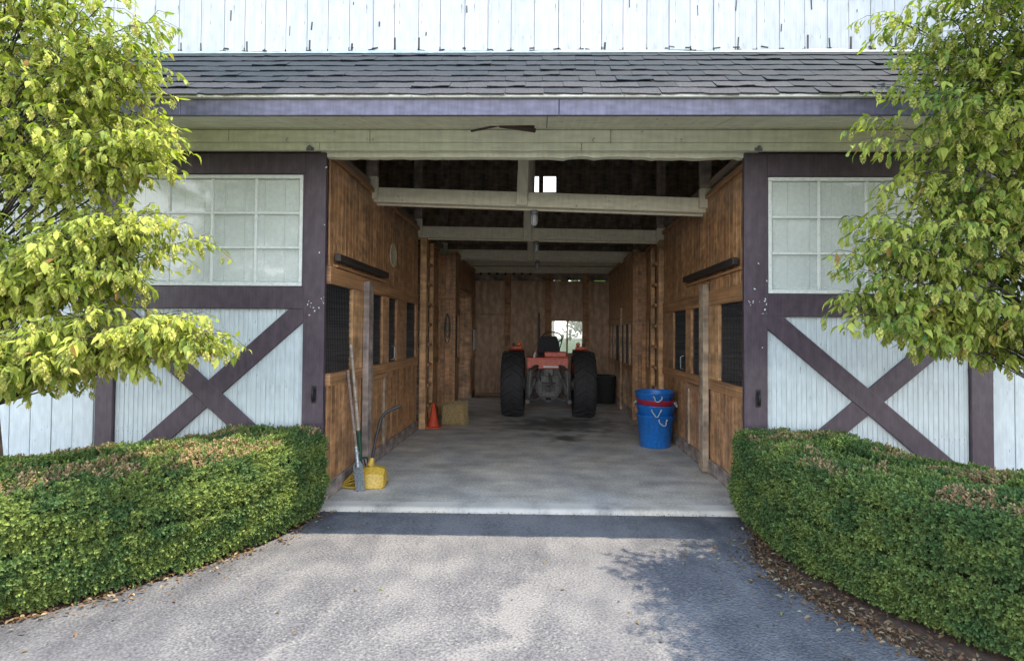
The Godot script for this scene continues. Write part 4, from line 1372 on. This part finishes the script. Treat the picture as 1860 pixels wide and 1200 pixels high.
# ---------------------------------------------------------------- small things
func small_things() -> void:
	# traffic cone
	var c := thing("traffic_cone", "small faded orange traffic cone standing at the foot of a timber post", "cone", Vector3(-1.83, 0, -9.3))
	put("body", lathe([Vector2(0.098, 0.02), Vector2(0.09, 0.03), Vector2(0.022, 0.40), Vector2(0.015, 0.405), Vector2(0.012, 0.40), Vector2(0.08, 0.022)], 28), M.cone, c)
	box("base", c, Vector3(-0.135, 0, -0.135), Vector3(0.135, 0.022, 0.135), M.cone, 0.006)
	# straw bale
	var h := thing("straw_bale", "small ragged straw bale on the floor next to the traffic cone", "bale", Vector3(-1.52, 0, -9.62))
	var st := begin()
	add_bevel_box(st, Vector3(0.40, 0.36, 0.30), 0.03, Transform3D(Basis.IDENTITY, Vector3(0, 0.19, 0)))
	put("body", st.commit(), M.straw, h)
	for x in [-0.1, 0.1]:
		tube("twine", h, [Vector3(x, 0.375, -0.15), Vector3(x, 0.374, 0.15), Vector3(x, 0.30, 0.155), Vector3(x, 0.02, 0.155)], [0.003, 0.003, 0.003, 0.003], M.cone, 5)
	var sx: Array = []
	var sc: Array = []
	for k in 1500:
		var f := rng.randi_range(0, 3)
		var u := rng.randf_range(-1, 1)
		var v := rng.randf_range(-1, 1)
		var p := Vector3(u * 0.2, 0.19 + v * 0.18, 0.155)
		if f == 1:
			p = Vector3(u * 0.2, 0.375, v * 0.15)
		elif f == 2:
			p = Vector3(0.205, 0.19 + u * 0.18, v * 0.15)
		sx.append(Transform3D(Basis.from_euler(Vector3(rng.randf_range(-0.5, 0.5), rng.randf() * TAU, rng.randf_range(-1.4, 1.4))).scaled(Vector3.ONE * rng.randf_range(0.6, 1.3)), p))
		var g := rng.randf_range(0.7, 1.25)
		sc.append(Color(0.52 * g, 0.40 * g, 0.19 * g))
	multi("straw", blade_mesh(0.05, 0.0018), M.straw_blade, h, sx, sc)
	# grey bin behind the tractor
	var b := thing("rubbish_bin", "dark grey round tub bin on the floor beside the tractor wheel", "bin", Vector3(1.45, 0, -12.9))
	put("wall", lathe([Vector2(0, 0.0), Vector2(0.22, 0.0), Vector2(0.235, 0.015), Vector2(0.29, 0.58), Vector2(0.305, 0.60), Vector2(0.305, 0.63), Vector2(0.29, 0.635), Vector2(0.275, 0.6), Vector2(0.22, 0.02), Vector2(0, 0.02)], 36), M.bin, b)
	for s in [-1, 1]:
		tube("handle", b, [Vector3(s * 0.29, 0.56, -0.06), Vector3(s * 0.345, 0.55, -0.05), Vector3(s * 0.345, 0.55, 0.05), Vector3(s * 0.29, 0.56, 0.06)], [0.012, 0.012, 0.012, 0.012], M.bin, 6)
	# round plate on the upper wall
	var p := thing("wall_disc", "round cream-coloured disc hung high on the varnished board wall", "wall disc", Vector3(-2.05, 2.65, -7.46))
	put("plate", lathe([Vector2(0, 0.014), Vector2(0.13, 0.012), Vector2(0.145, 0.018), Vector2(0.162, 0.016), Vector2(0.165, 0.006), Vector2(0.15, 0.002), Vector2(0, 0.002)], 40, "x"), M.plaque, p)
	# white panel put in for daylight seen far down the aisle
	var n := thing("daylight_panel", "small white panel standing in for daylight on the narrow far part of the aisle wall", "panel", Vector3(-1.75, 1.42, -13.75))
	box("board", n, Vector3(0.062, -0.24, -0.28), Vector3(0.078, 0.27, 0.28), M.paper, 0.004)
	box("frame", n, Vector3(0.05, -0.27, -0.31), Vector3(0.06, 0.30, 0.31), M.old_board, 0.004)
	# jar lamps under the beams
	var zs := [-6.74, -9.2, -11.6]
	var ys := [3.115, 3.15, 3.14]
	var lab := ["unlit glass jar lamp hanging under the first cross beam past the doorway", "unlit glass jar lamp hanging under the second cross beam past the doorway", "unlit glass jar lamp hanging under the third cross beam past the doorway"]
	for k in 3:
		var l := thing("jar_lamp" if k == 0 else "jar_lamp_%03d" % k, lab[k], "lamp", Vector3(-0.11, ys[k] - 0.01, zs[k]), "jar lamps under the beams")
		put("cap", lathe([Vector2(0, 0.0), Vector2(0.05, 0.0), Vector2(0.05, -0.02), Vector2(0.042, -0.055), Vector2(0, -0.055)], 20), M.zinc, l)
		put("jar", lathe([Vector2(0.036, -0.055), Vector2(0.042, -0.08), Vector2(0.042, -0.15), Vector2(0.03, -0.18), Vector2(0, -0.19)], 20), M.jar, l)
		for j in 4:
			var a := TAU * j / 4.0 + 0.4
			var d := Vector3(cos(a), 0, sin(a))
			tube("guard_wire", l, [d * 0.046 + Vector3(0, -0.05, 0), d * 0.05 + Vector3(0, -0.15, 0), d * 0.02 + Vector3(0, -0.2, 0)], [0.003, 0.003, 0.003], M.zinc, 5)
		tube("conduit", l, [Vector3(0, -0.005, 0.0), Vector3(0.0, 0.02, -0.06), Vector3(0.0, 0.02, -0.6)], [0.01, 0.01, 0.01], M.zinc, 8)
	# a halter rope on the return wall
	var ro := thing("hanging_rope", "grey-green halter rope looped on the short return of the board wall", "rope", Vector3(-1.86, 1.95, -10.79))
	for k in 3:
		var rp := []
		var rr2 := []
		for j in 17:
			var a := TAU * j / 16.0
			rp.append(Vector3(sin(a) * (0.035 + 0.012 * k), -0.17 - 0.06 * k + cos(a) * (0.17 + 0.05 * k), 0.02 + 0.01 * k))
			rr2.append(0.009)
		tube("loop", ro, rp, rr2, M.green_rope, 6)
	box("hook", ro, Vector3(-0.008, -0.03, 0.0), Vector3(0.008, 0.03, 0.05), M.iron, 0.003)
	# broken lath hanging out of the soffit
	var bl := thing("broken_lath", "splintered dark brown wood strip hanging under the soffit above the doorway", "broken wood", Vector3(-0.4, 3.46, -4.95))
	beam("strip", bl, Vector3(-0.37, 0.035, 0.05), Vector3(0.32, 0.0, 0.04), 0.014, 0.05, M.rotten)
	beam("strip", bl, Vector3(-0.26, -0.03, 0.0), Vector3(0.02, 0.02, 0.02), 0.012, 0.03, M.rotten)
	beam("strip", bl, Vector3(0.0, 0.012, 0.03), Vector3(0.33, -0.035, 0.03), 0.03, 0.04, M.rotten)
	# straw and chaff swept along the slab, twigs and leaves on the drive and beds
	var xs: Array = []
	var cs: Array = []
	for k in 420:
		var z := rng.randf_range(-9.5, -5.1)
		var x := rng.randf_range(-1.9, 1.8)
		if rng.randf() < 0.5:
			x = (-1.98 + absf(rng.randfn()) * 0.18) if rng.randf() < 0.5 else (1.88 - absf(rng.randfn()) * 0.18)
		xs.append(Transform3D(Basis.from_euler(Vector3(0, rng.randf() * TAU, 0)).scaled(Vector3.ONE * rng.randf_range(0.25, 0.9)), Vector3(x, 0.003, z)))
		var g := rng.randf_range(0.4, 1.1)
		cs.append(Color(0.36 * g, 0.27 * g, 0.15 * g))
	var chaff := multi("straw_litter", blade_mesh(0.05, 0.002), M.straw_blade, self, xs, cs)
	chaff.set_meta("label", "loose straw scattered over the concrete aisle floor")
	chaff.set_meta("category", "straw")
	xs = []
	cs = []
	var rc := curve2(DRIVE_RIGHT, 8)
	var lc := curve2(DRIVE_LEFT, 8)
	for k in 3600:
		var right := rng.randf() < 0.62
		var src := rc if right else lc
		var p2: Vector2 = src[rng.randi_range(2, 64)]
		var off := rng.randfn() * 0.10 + (0.09 if right else 0.05)
		if rng.randf() < 0.03:
			off = -rng.randf() * 0.6
		p2.x += off if right else -off
		p2.y += rng.randf_range(-0.08, 0.08)
		if p2.y < -4.98:
			continue
		xs.append(Transform3D(Basis.from_euler(Vector3(rng.randf_range(-0.5, 0.5), rng.randf() * TAU, rng.randf_range(-0.5, 0.5))).scaled(Vector3.ONE * rng.randf_range(0.2, 0.5)), Vector3(p2.x, -0.038 + rng.randf() * 0.008, p2.y)))
		var g := rng.randf_range(0.35, 1.3)
		cs.append(Color(0.26 * g, 0.15 * g, 0.085 * g) if rng.randf() < 0.75 else Color(0.42 * g, 0.33 * g, 0.22 * g))
	# a line of grit and chaff caught against the edge of the slab
	for k in 330:
		xs.append(Transform3D(Basis.from_euler(Vector3(rng.randf_range(-0.6, 0.6), rng.randf() * TAU, rng.randf_range(-0.6, 0.6))).scaled(Vector3.ONE * rng.randf_range(0.06, 0.24)), Vector3(rng.randf_range(-2.0, 1.9), -0.038 + rng.randf() * 0.012, -5.03 + absf(rng.randfn()) * 0.022)))
		var g := rng.randf_range(0.3, 1.1)
		cs.append(Color(0.26 * g, 0.20 * g, 0.10 * g) if rng.randf() < 0.7 else Color(0.12 * g, 0.16 * g, 0.05 * g))
	for k in 70:
		xs.append(Transform3D(Basis.from_euler(Vector3(rng.randf_range(-0.2, 0.2), rng.randf() * TAU, rng.randf_range(-0.2, 0.2))).scaled(Vector3.ONE * rng.randf_range(0.12, 0.4)), Vector3(rng.randf_range(-1.9, 1.6), -0.04, rng.randf_range(-4.98, -2.6))))
		var g := rng.randf_range(0.5, 1.2)
		cs.append([Color(0.30 * g, 0.20 * g, 0.08 * g), Color(0.40 * g, 0.40 * g, 0.10 * g), Color(0.16 * g, 0.11 * g, 0.08 * g)][rng.randi_range(0, 2)])
	var lit := multi("leaf_litter", leaf_mesh(), M.leaf, self, xs, cs)
	lit.set_meta("label", "dry brown leaves and twigs along the edges of the driveway")
	lit.set_meta("category", "leaf litter")

func blade_mesh(l: float, w: float) -> ArrayMesh:
	var key := "blade_%f_%f" % [l, w]
	if not cache.has(key):
		var st := begin()
		var p := [Vector3(-l, 0, -w), Vector3(l, 0.004, -w * 0.6), Vector3(l, 0.004, w * 0.6), Vector3(-l, 0, w)]
		for i in [0, 1, 2, 0, 2, 3]:
			st.set_normal(Vector3.UP)
			st.set_color(Color.WHITE)
			st.add_vertex(p[i])
		cache[key] = st.commit()
	return cache[key]

# an ovate leaf 1 dm long: stalk at the origin, blade towards +z, folded a little along the midrib and arched
func leaf_mesh() -> ArrayMesh:
	if not cache.has("leaf"):
		var st := begin()
		var ws := [0.0, 0.015, 0.020, 0.012, 0.0]
		var zs := [0.008, 0.028, 0.05, 0.076, 0.1]
		var ys := [0.0, 0.004, 0.003, -0.004, -0.016]
		for k in 4:
			var m0 := Vector3(0, ys[k], zs[k])
			var m1 := Vector3(0, ys[k + 1], zs[k + 1])
			for s in [-1, 1]:
				var e0 := m0 + Vector3(s * ws[k], ws[k] * 0.35, 0)
				var e1 := m1 + Vector3(s * ws[k + 1], ws[k + 1] * 0.35, 0)
				for tr in [[m0, e0, e1], [m0, e1, m1]]:
					var a: Vector3 = tr[0]
					var b: Vector3 = tr[1]
					var c: Vector3 = tr[2]
					tri_n(st, a, b, c, Vector3.UP)
		cache["leaf"] = st.commit()
	return cache["leaf"]

# ---------------------------------------------------------------- hedges
# a sprig of small box leaves, 5 cm, growing along +y
func sprig_mesh(sd: int) -> ArrayMesh:
	var r := RandomNumberGenerator.new()
	r.seed = sd
	var st := begin()
	for k in 11:
		var y := 0.005 + k * 0.0045
		var a := k * 2.4 + r.randf_range(-0.4, 0.4)
		var tilt := lerpf(0.15, 1.15, k / 10.0) + r.randf_range(-0.25, 0.25)
		var d := Vector3(cos(a) * cos(tilt), sin(tilt), sin(a) * cos(tilt))
		var side := d.cross(Vector3.UP).normalized()
		if side.length() < 0.1:
			side = Vector3.RIGHT
		var nn := side.cross(d).normalized()
		var l := r.randf_range(0.016, 0.024)
		var w := l * 0.30
		var b := Vector3(0, y, 0)
		var p := [b, b + d * l * 0.5 + side * w + nn * 0.002, b + d * l - nn * 0.002, b + d * l * 0.5 - side * w + nn * 0.002, b + d * l * 0.5]
		var g := r.randf_range(0.8, 1.2)
		for tr in [[0, 1, 4], [1, 2, 4], [2, 3, 4], [3, 0, 4]]:
			tri_n(st, p[tr[0]], p[tr[1]], p[tr[2]], nn, Color(g, g, g))
	return st.commit()

func hedges() -> void:
	var left := [Vector2(-2.45, -5.08), Vector2(-2.49, -4.72), Vector2(-2.61, -4.36), Vector2(-2.80, -4.0), Vector2(-3.12, -3.64), Vector2(-3.6, -3.2), Vector2(-4.3, -2.72), Vector2(-4.75, -2.5)]
	var right := [Vector2(2.25, -5.08), Vector2(2.24, -4.72), Vector2(2.25, -4.35), Vector2(2.30, -3.95), Vector2(2.45, -3.55), Vector2(2.76, -3.15), Vector2(3.22, -2.7), Vector2(3.9, -2.25)]
	hedge("hedge", "clipped green hedge with a sunlit browning top below the drooping yellow-green tree", left, 0.50, 0.74, 7, 0)
	hedge("hedge_001", "clipped dark green hedge in shade beside the wide strip of brown leaf litter", right, 0.50, 0.755, 8, 1)

func hedge(called: String, label: String, path: Array, hw: float, hgt: float, sd: int, which: int) -> void:
	var r := RandomNumberGenerator.new()
	r.seed = sd
	var o := thing(called, label, "hedge", Vector3(path[0].x, -0.055, path[0].y), "clipped hedges beside the drive")
	var org := o.position
	var line := curve2(path, 8)
	var n := line.size()
	var bump := noise(1.6, 3, sd)
	# cross-section: a rounded box, narrower at the foot; a = 0..1 from the drive side foot over the top to the back
	var place := func(u: float, a: float, shrink: float) -> Array:
		var f := clampf(u, 0.0, 1.0) * (n - 1)
		var i := mini(int(f), n - 2)
		var p := line[i].lerp(line[i + 1], f - i)
		var d := (line[i + 1] - line[i]).normalized()
		var side := Vector2(-d.y, d.x) * (-1.0 if which == 0 else 1.0)
		var th := lerpf(-0.30, PI + 0.30, a)
		var cx := signf(cos(th)) * pow(absf(cos(th)), 0.32)
		var sy := signf(sin(th)) * pow(absf(sin(th)), 0.32)
		if sin(th) < 0.0:
			sy = sin(th) / 0.2955
			cx = signf(cos(th)) * (1.0 - 0.16 * sy * sy)
		# the near end is rounded off in plan
		var cap := 1.0
		var endf := f / 8.0
		if endf < 0.55:
			cap = sqrt(1.0 - pow(1.0 - endf / 0.55, 2.6)) * 0.98 + 0.02
		var lump := bump.get_noise_3d(p.x * 1.2 + cx, sy * 1.2 + p.y, a * 2.0) * 0.06
		var wid := (hw - shrink) * cap + lump * cap
		var yc := 0.36
		var y := yc + sy * ((hgt - yc - shrink) if sy > 0 else 0.31) * (0.85 + 0.15 * cap) + (lump if sy > 0.6 else 0.0)
		var pos := Vector3(p.x + side.x * cx * wid, maxf(y, 0.03), p.y + side.y * cx * wid)
		var nr := Vector3(side.x * cos(th), sin(th), side.y * cos(th))
		if endf < 0.55:
			nr -= Vector3(d.x, 0, d.y) * (1.0 - endf / 0.55) * 1.4
		return [pos - Vector3(org.x, 0, org.z), nr.normalized()]
	# woody core that the leaves grow on
	var st := begin()
	st.set_smooth_group(1)
	var nu := 40
	var na := 16
	for i in nu:
		for j in na:
			var q := []
			for e in [[i, j], [i + 1, j], [i + 1, j + 1], [i, j + 1]]:
				q.append(place.call(float(e[0]) / nu, float(e[1]) / na, 0.13)[0])
			for idx in [0, 1, 2, 0, 2, 3]:
				st.add_vertex(q[idx])
	st.generate_normals()
	put("woody_core", st.commit(), M.stem, o)
	# stems at the foot
	var stems := begin()
	for k in 60:
		var u := r.randf()
		var f := u * (n - 1)
		var i := mini(int(f), n - 2)
		var p := line[i].lerp(line[i + 1], f - i)
		var d := (line[i + 1] - line[i]).normalized()
		var sd2 := Vector2(-d.y, d.x)
		p += sd2 * r.randf_range(-0.3, 0.3)
		var b := Vector3(p.x - org.x, 0, p.y - org.z)
		add_tube(stems, [b, b + Vector3(r.randf_range(-0.05, 0.05), 0.2, r.randf_range(-0.05, 0.05)), b + Vector3(r.randf_range(-0.12, 0.12), 0.45, r.randf_range(-0.12, 0.12))], [0.012, 0.009, 0.006], 5, false)
	put("stems", stems.commit(), M.bark, o)
	# leaves
	var total := 74000
	var sets := [[], [], []]
	var cols := [[], [], []]
	var patch := noise(2.2, 3, sd + 20)
	var hue := noise(3.5, 2, sd + 30)
	# spread the sprigs evenly over the girth
	var girth := [0.0]
	for k in 120:
		girth.append(girth[k] + (place.call(0.5, k / 120.0, 0.0)[0] as Vector3).distance_to(place.call(0.5, (k + 1) / 120.0, 0.0)[0]))
	var reach := [0.0]
	for k in n - 1:
		reach.append(reach[k] + line[k].distance_to(line[k + 1]))
	for k in total:
		var wu: float = r.randf() * reach[n - 1]
		var ui := clampi(reach.bsearch(wu), 1, n - 1)
		var u: float = (ui - 1 + (wu - reach[ui - 1]) / (reach[ui] - reach[ui - 1])) / (n - 1)
		var want: float = r.randf() * girth[120] * (0.75 if r.randf() < 0.85 else 1.0)
		var gi := girth.bsearch(want)
		var a := (gi - r.randf()) / 120.0
		var deep := absf(r.randfn()) * 0.022 if k % 3 > 0 else r.randf_range(0.03, 0.11)
		var pl: Array = place.call(u, a, deep - 0.012)
		var p: Vector3 = pl[0]
		var nr: Vector3 = pl[1]
		var up := (nr + Vector3(r.randfn(), r.randfn() + 0.35, r.randfn()) * 0.45).normalized()
		var x := up.cross(Vector3(r.randfn(), r.randfn(), r.randfn())).normalized()
		var v := k % 3
		var s := r.randf_range(0.6, 1.12)
		sets[v].append(Transform3D(Basis(x, up, x.cross(up)).scaled(Vector3.ONE * s), p))
		# leaf colour: new growth in drifts, dry clippings lying on the top
		var h := hue.get_noise_3dv(p + org) * 0.5 + 0.5
		var w := patch.get_noise_2d(p.x + org.x, p.z + org.z)
		var fresh := clampf(h * 1.5 - 0.45 + r.randf_range(-0.3, 0.3), 0.0, 1.0)
		var c := Color(0.080, 0.145, 0.050).lerp(Color(0.23, 0.29, 0.075), fresh)
		if which == 0:
			c = c.lerp(Color(0.30, 0.34, 0.07), fresh * 0.5)
		var g := r.randf_range(0.75, 1.3)
		c = Color(c.r * g, c.g * g, c.b * g)
		if nr.y > 0.75 and w > (-0.08 if which == 0 else 0.12) and r.randf() < clampf((w + (0.16 if which == 0 else 0.05)) * 2.2, 0.0, 0.62):
			var e := r.randf_range(0.6, 1.2)
			c = Color(0.42 * e, 0.29 * e, 0.17 * e)
		cols[v].append(c)
	for v in 3:
		multi("foliage", sprig_mesh(sd * 10 + v), M.hedge_leaf, o, sets[v], cols[v])
	# dry clippings on the top
	var cx: Array = []
	var cc: Array = []
	for k in (1500 if which == 0 else 650):
		var pl: Array = place.call(r.randf(), r.randf_range(0.30, 0.70), -0.02)
		var p: Vector3 = pl[0]
		if patch.get_noise_2d(p.x + org.x, p.z + org.z) < r.randf_range(-0.1, 0.15):
			continue
		cx.append(Transform3D(Basis.from_euler(Vector3(r.randf_range(-0.4, 0.4), r.randf() * TAU, r.randf_range(-0.4, 0.4))).scaled(Vector3.ONE * r.randf_range(0.3, 0.9)), p + Vector3(0, r.randf() * 0.02, 0)))
		var e := r.randf_range(0.6, 1.3)
		cc.append(Color(0.46 * e, 0.32 * e, 0.19 * e))
	multi("clippings", blade_mesh(0.035, 0.0022), M.straw_blade, o, cx, cc)

# ---------------------------------------------------------------- the two trees
func trees() -> void:
	# lobes of the crown: centre, radii, number of boughs
	var l := [[Vector3(-3.25, 3.75, -3.55), Vector3(0.70, 0.60, 0.5), 16], [Vector3(-3.55, 2.85, -3.6), Vector3(0.75, 0.60, 0.5), 17], [Vector3(-2.83, 2.90, -3.55), Vector3(0.40, 0.28, 0.35), 8],
		[Vector3(-2.86, 2.36, -3.5), Vector3(0.36, 0.25, 0.35), 7], [Vector3(-3.3, 1.95, -3.55), Vector3(0.48, 0.32, 0.4), 10], [Vector3(-2.55, 1.66, -3.4), Vector3(0.50, 0.13, 0.3), 8],
		[Vector3(-3.35, 1.48, -3.4), Vector3(0.50, 0.2, 0.35), 13], [Vector3(-2.95, 1.55, -3.4), Vector3(0.4, 0.15, 0.35), 8], [Vector3(-2.3, 1.64, -3.42), Vector3(0.2, 0.08, 0.2), 4], [Vector3(-2.12, 1.58, -3.45), Vector3(0.12, 0.06, 0.15), 3], [Vector3(-2.85, 2.02, -3.45), Vector3(0.35, 0.16, 0.3), 8], [Vector3(-2.5, 2.3, -3.5), Vector3(0.25, 0.18, 0.3), 5], [Vector3(-2.68, 3.45, -3.5), Vector3(0.22, 0.25, 0.25), 5], [Vector3(-2.6, 2.88, -3.5), Vector3(0.22, 0.14, 0.25), 4], [Vector3(-3.75, 2.1, -3.5), Vector3(0.4, 0.4, 0.4), 9], [Vector3(-2.80, 3.5, -3.5), Vector3(0.38, 0.30, 0.3), 7], [Vector3(-4.6, 3.0, -3.5), Vector3(0.8, 1.0, 0.8), 12], [Vector3(-3.9, 4.7, -3.5), Vector3(0.9, 0.6, 0.8), 12]]
	tree("hop_hornbeam", "small yellow-green tree with hanging seed clusters whose low bough crosses the barn door brace", Vector3(-4.28, -0.06, -4.35), Vector3(-3.75, 4.2, -3.65), l, 91, 0.80)
	var r := [[Vector3(3.2, 1.68, -3.4), Vector3(0.40, 0.2, 0.35), 9], [Vector3(3.4, 2.3, -3.4), Vector3(0.45, 0.45, 0.4), 11], [Vector3(3.35, 3.2, -3.4), Vector3(0.45, 0.5, 0.4), 11], [Vector3(2.85, 3.65, -3.6), Vector3(0.60, 0.55, 0.45), 14], [Vector3(2.52, 2.92, -3.6), Vector3(0.46, 0.42, 0.4), 11], [Vector3(3.05, 2.7, -3.65), Vector3(0.6, 0.6, 0.5), 14], [Vector3(2.30, 2.32, -3.6), Vector3(0.42, 0.34, 0.4), 13],
		[Vector3(2.18, 1.86, -3.5), Vector3(0.40, 0.17, 0.3), 8], [Vector3(2.65, 1.78, -3.55), Vector3(0.42, 0.28, 0.4), 9], [Vector3(3.15, 1.9, -3.6), Vector3(0.45, 0.35, 0.4), 9], [Vector3(2.42, 3.4, -3.55), Vector3(0.3, 0.25, 0.3), 5],
		[Vector3(3.9, 2.8, -3.6), Vector3(0.8, 0.9, 0.9), 12], [Vector3(3.4, 4.5, -3.5), Vector3(0.9, 0.55, 0.8), 14], [Vector3(3.35, 4.3, -2.7), Vector3(0.7, 0.5, 0.5), 14], [Vector3(3.9, 3.7, -2.7), Vector3(0.7, 0.5, 0.6), 14], [Vector3(3.0, 4.4, -2.6), Vector3(0.45, 0.35, 0.45), 11], [Vector3(3.1, 4.1, -2.15), Vector3(0.6, 0.4, 0.4), 11], [Vector3(2.95, 4.75, -3.2), Vector3(0.4, 0.3, 0.4), 9], [Vector3(4.1, 4.9, -3.3), Vector3(0.8, 0.5, 0.8), 16], [Vector3(3.9, 4.4, -2.1), Vector3(0.7, 0.5, 0.6), 14], [Vector3(4.7, 3.9, -3.2), Vector3(0.7, 0.6, 0.8), 12]]
	tree("hop_hornbeam_001", "small green tree with pale seed clusters whose lowest boughs hang over the shaded hedge", Vector3(4.05, -0.06, -4.25), Vector3(3.35, 4.2, -3.75), r, 92, 0.56)

func tree(called: String, label: String, base: Vector3, tip: Vector3, lobes: Array, sd: int, yellow: float) -> void:
	var r := RandomNumberGenerator.new()
	r.seed = sd
	var o := thing(called, label, "tree", base, "small trees beside the barn doors")
	var trunk := []
	var rad := []
	for k in 13:
		var f := k / 12.0
		var p := base.lerp(tip, f)
		p += Vector3(sin(f * 5.0 + sd) * 0.05, 0, cos(f * 4.0 + sd) * 0.05) * minf(f * 3.0, 1.0)
		p.x = lerpf(base.x, p.x, minf(1.0, f * 1.3))
		trunk.append(p - base)
		rad.append(lerpf(0.036, 0.008, f))
	tube("trunk", o, trunk, rad, M.bark, 9)
	var limbs := begin()
	var xs: Array = []
	var cs: Array = []
	var hx: Array = []
	var hc: Array = []
	var tint := noise(1.3, 2, sd)
	var add_leaf := func(p: Vector3, d: Vector3, s: float) -> void:
		var z := d.normalized()
		var x := Vector3.UP.cross(z)
		if x.length() < 0.05:
			x = Vector3(r.randfn(), 0, r.randfn())
		x = (x.normalized() + Vector3(r.randfn(), r.randfn(), r.randfn()) * 0.28).normalized()
		var y := z.cross(x).normalized()
		x = y.cross(z)
		xs.append(Transform3D(Basis(x * s * r.randf_range(0.7, 1.15), y * s * r.randf_range(-0.6, 1.9), z * s), p))
		var t := clampf(yellow + tint.get_noise_3dv(p + base) * 0.55 + r.randfn() * 0.20, 0.0, 1.0)
		var c := Color(0.085, 0.175, 0.04).lerp(Color(0.46, 0.48, 0.10), t)
		var g := r.randf_range(0.8, 1.2)
		if r.randf() < 0.02:
			c = [Color(0.30, 0.17, 0.06), Color(0.46, 0.36, 0.10)][r.randi_range(0, 1)]
		cs.append(Color(c.r * g, c.g * g, c.b * g))
	for lobe in lobes:
		var c: Vector3 = lobe[0]
		var q: Vector3 = lobe[1]
		for k in int(lobe[2] * 1.5):
			var d := Vector3(r.randfn(), r.randfn(), r.randfn()).normalized() * pow(r.randf(), 0.45)
			var end := c + d * q
			# leave the trunk somewhat below the bough's end
			var th := clampf((end.y - 0.35 - absf(end.x - tip.x) * 0.30 - base.y) / (tip.y - base.y), 0.25, 0.95)
			var ti := th * 12.0
			var a: Vector3 = (trunk[int(ti)] as Vector3).lerp(trunk[mini(int(ti) + 1, 12)], ti - int(ti)) + base
			var mid := a.lerp(end, 0.55) + Vector3(0, 0.14, 0) + Vector3(r.randfn(), r.randfn() * 0.6, r.randfn()) * 0.14
			var pts := []
			var rr := []
			var m := 9
			for j in m + 1:
				var f := float(j) / m
				pts.append(a.lerp(mid, f).lerp(mid.lerp(end, f), f) - base)
				rr.append(lerpf(0.007, 0.0016, f))
			add_tube(limbs, pts, rr, 5, false)
			var bl := a.distance_to(end)
			var f0 := clampf(1.0 - 0.75 / bl, 0.15, 0.7)
			# twigs left and right, drooping at their ends
			var twigs := int(9 + bl * 3.0)
			for w in twigs:
				var f := lerpf(f0, 1.0, float(w) / (twigs - 1))
				var jj := minf(f * m, m - 0.001)
				var s0: Vector3 = (pts[int(jj)] as Vector3).lerp(pts[int(jj) + 1], jj - int(jj))
				var dir: Vector3 = ((pts[int(jj) + 1] as Vector3) - pts[int(jj)]).normalized()
				var lat := dir.cross(Vector3.UP).normalized() * (1.0 if w % 2 == 0 else -1.0)
				var td := (dir * 0.75 + lat * (0.8 if f < 0.98 else 0.1) + Vector3(r.randfn(), r.randfn(), r.randfn()) * 0.22).normalized()
				var tl := r.randf_range(0.14, 0.30) * (1.15 - f * 0.35)
				var e := s0 + td * tl + Vector3(0, -tl * 0.32, 0)
				var mm := s0 + td * tl * 0.55
				add_tube(limbs, [s0, mm, e], [0.0022, 0.0016, 0.001], 4, false)
				var nl := int(tl / 0.026) + 1
				for j in nl:
					var ft := float(j + 1) / nl
					var p := s0.lerp(mm, ft).lerp(mm.lerp(e, ft), ft)
					var ls := lat * (1.0 if j % 2 == 0 else -1.0)
					var ld := (td * 0.6 + dir.cross(td) * 0.0 + ls * 0.55 + Vector3(0, -0.85 + r.randfn() * 0.3, 0) + Vector3(r.randfn(), r.randfn(), r.randfn()) * 0.25)
					add_leaf.call(p, ld, lerpf(0.34, 0.95, pow(r.randf(), 0.8)))
				if r.randf() < 0.85:
					# a hanging seed cluster
					var p := s0.lerp(e, r.randf_range(0.5, 1.0))
					hx.append(Transform3D(Basis.from_euler(Vector3(r.randf_range(-0.25, 0.25), r.randf() * TAU, r.randf_range(-0.25, 0.25))).scaled(Vector3.ONE * r.randf_range(0.9, 1.6)), p))
					var g := r.randf_range(0.8, 1.2)
					var t := clampf(yellow + r.randfn() * 0.2, 0.0, 1.0)
					var hcol := Color(0.34, 0.40, 0.13).lerp(Color(0.66, 0.60, 0.22), t)
					hc.append(Color(hcol.r * g, hcol.g * g, hcol.b * g))
	put("limbs", limbs.commit(), M.bark, o)
	multi("crown", leaf_mesh(), M.leaf, o, xs, cs)
	multi("seed_clusters", cluster_mesh(), M.leaf, o, hx, hc)
	print(called, " leaves ", xs.size(), " clusters ", hx.size())

# overlapping papery scales hanging from a short stalk, 5 cm long
func cluster_mesh() -> ArrayMesh:
	if not cache.has("cluster"):
		var st := begin()
		for k in 16:
			var y := -0.012 - k * 0.0030
			var a := k * 2.4
			var w := 0.010 * sin(PI * clampf((k + 2.0) / 18.0, 0.0, 1.0)) + 0.003
			var d := Vector3(cos(a), 0, sin(a))
			var s := Vector3(-d.z, 0, d.x)
			var p := [Vector3(0, y, 0), d * w + s * w * 0.6 + Vector3(0, y - 0.005, 0), d * w * 0.9 + Vector3(0, y - 0.014, 0), d * w - s * w * 0.6 + Vector3(0, y - 0.005, 0)]
			tri_n(st, p[0], p[1], p[2], d)
			tri_n(st, p[0], p[2], p[3], d)
		cache["cluster"] = st.commit()
	return cache["cluster"]
